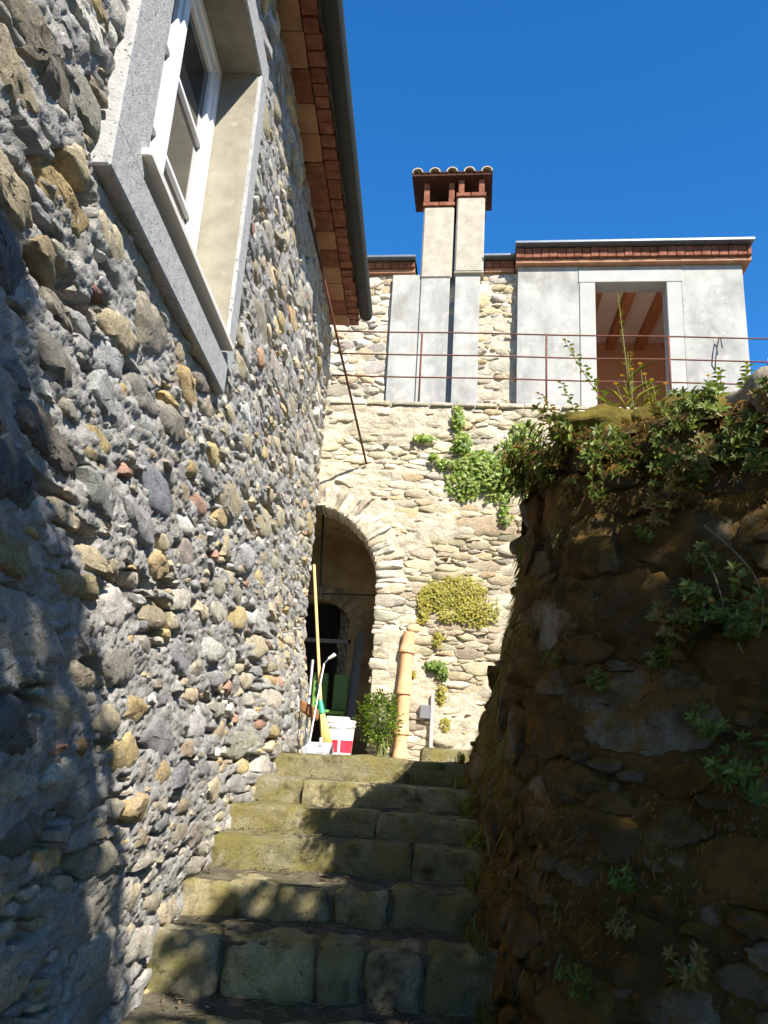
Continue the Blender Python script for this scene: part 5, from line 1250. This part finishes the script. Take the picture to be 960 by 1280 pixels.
# dry vine stems on the mossy wall
for (poly, lab) in (([(880, 660), (915, 690), (940, 720), (950, 760), (945, 800)], 'bare grey vine stem hanging on the mossy wall'), ([(870, 680), (890, 720), (905, 770), (925, 815)], 'thin dry vine stem beside a thicker one on the mossy wall')):
    P_ = []
    for (px, py) in poly:
        n_ = unit([0.53, 0.85, 0]); P_.append(onp(px, py, (0.85, 2.70, 1.7), n_))
    P_ = np.array(P_) + np.array([[0.012 * math.sin(7 * k_), 0, 0.01 * math.cos(5 * k_)] for k_ in range(len(P_))]); m = MB(); m.tube(catmull(P_, 6), 0.0025, 6); tag(m.out('vine_stem', 'twig', None, True, loc=P_[0]), lab, 'vine')

# ------------------------------------------------------------------ tree behind the viewer that shades the wall foot
tree = thing('shade_tree', 'broad leafy tree on the lower path shading the foot of the steps', 'tree', (3.4, -2.6, 0.0))
m = MB(); tb = np.array([3.4, -2.6, 0.0])
def limb(p, q, r0, r1, n=6):
    p = np.array(p, float); q = np.array(q, float); mid = [p + (q - p) * t + np.array([0.06 * math.sin(5 * t + p[0]), 0.06 * math.cos(4 * t), 0]) * math.sin(math.pi * t) for t in np.linspace(0, 1, 7)]
    m.tube(mid, np.linspace(r0, r1, 7), 10)
limb(tb, (3.2, -2.5, 3.4), 0.2, 0.14)
for e in ((2.9, -1.2, 5.4), (1.0, -2.8, 5.4), (3.1, -4.0, 6.0), (4.4, -2.2, 5.8), (1.9, -2.0, 5.5)): limb((3.2, -2.5, 3.35), e, 0.1, 0.02)
m.out('trunk', 'bark', tree, True)
r2 = np.random.default_rng(91); LOBES = [((3.35, -2.3, 5.5), (1.5, 1.4, 0.5), 3400), ((2.9, -1.1, 5.5), (1.1, 0.9, 0.3), 420), ((0.85, -2.75, 5.5), (1.6, 1.5, 0.5), 4200), ((3.0, -4.1, 6.0), (1.9, 1.9, 0.8), 3200), ((4.6, -2.2, 5.9), (1.4, 1.6, 0.7), 2200), ((2.3, -2.6, 5.5), (1.0, 1.0, 0.5), 1800), ((2.25, -0.85, 5.45), (0.62, 0.6, 0.25), 620)]
V = []; Fq = []; n = 0
for (c, r, cnt) in LOBES:
    for k in range(cnt):
        d = r2.normal(0, 1, 3); d /= np.linalg.norm(d); p = np.array(c) + d * np.array(r) * r2.random() ** 0.4
        a = r2.uniform(0, 6.28); b = r2.normal(0, 0.5); dx = np.array([math.cos(a), math.sin(a), b]); dy = np.array([-math.sin(a), math.cos(a), r2.normal(0, 0.4)]); s = r2.uniform(0.05, 0.10)
        V += [p - dx * s, p + dy * s * 0.5, p + dx * s, p - dy * s * 0.5]; Fq.append([n, n + 1, n + 2, n + 3]); n += 4
mesh('crown', V, Fq, 'tree_leaf', tree, False)

# unseen trees added beside the viewer to block sky light from shaded walls
m = MB(); m.tube([(0, 0, -0.1), (0.08, 0.05, 1.2), (0.0, 0.1, 2.6), (0.15, 0.0, 4.2)], [0.22, 0.18, 0.14, 0.06], 10)
for a in range(5): m.tube([(0.0, 0.1, 2.4), (0.8 * math.cos(a * 1.3), 0.8 * math.sin(a * 1.3), 3.6), (1.5 * math.cos(a * 1.3), 1.5 * math.sin(a * 1.3), 4.6)], [0.09, 0.06, 0.02], 8)
tk = m.out('trunk', 'bark', None, True)
V = []; Fq = []; n = 0
for c in range(14):
    a = c * 2.4; R_ = 1.6 * math.sqrt(c / 14); cc = np.array([R_ * math.cos(a), R_ * math.sin(a), 3.9 + 1.5 * r2.random() + 0.5 * (1 - R_ / 1.6)])
    for k in range(420):
        d = r2.normal(0, 1, 3); d /= np.linalg.norm(d); p = cc + d * np.array([0.85, 0.85, 0.7]) * r2.random() ** 0.4
        a2 = r2.uniform(0, 6.28); dx = np.array([math.cos(a2), math.sin(a2), r2.normal(0, 0.5)]); dy = np.array([-math.sin(a2), math.cos(a2), r2.normal(0, 0.4)]); s_ = r2.uniform(0.07, 0.13)
        V += [p - dx * s_, p + dy * s_ * 0.55, p + dx * s_, p - dy * s_ * 0.55]; Fq.append([n, n + 1, n + 2, n + 3]); n += 4
cr = mesh('crown', V, Fq, 'tree_leaf', None, False)
for k, (x, y_, z, sc) in enumerate([(5.6, 3.4, 3.0, 0.8), (6.4, 0.6, 2.0, 1.0), (6.2, -3.6, 0.0, 1.1)]):
    t_ = thing('shade_tree', ['unseen leafy tree added on the raised garden to block sky light', 'unseen leafy tree added at the garden edge to block sky light', 'unseen leafy tree added on the low ground to block sky light', 'unseen tall tree added down the path to block sky light', 'unseen leafy tree added near the house corner to block sky light', 'unseen big tree added down the slope to block sky light', 'unseen leafy tree added beyond the stone house to block sky light'][k], 'tree', (x, y_, z))
    for src in (tk, cr):
        o = src.copy(); C.objects.link(o); o.parent = t_; o.location = (0, 0, 0); o.scale = (sc, sc, sc); o.rotation_euler = (0, 0, k * 1.1)
bpy.data.objects.remove(tk); bpy.data.objects.remove(cr)
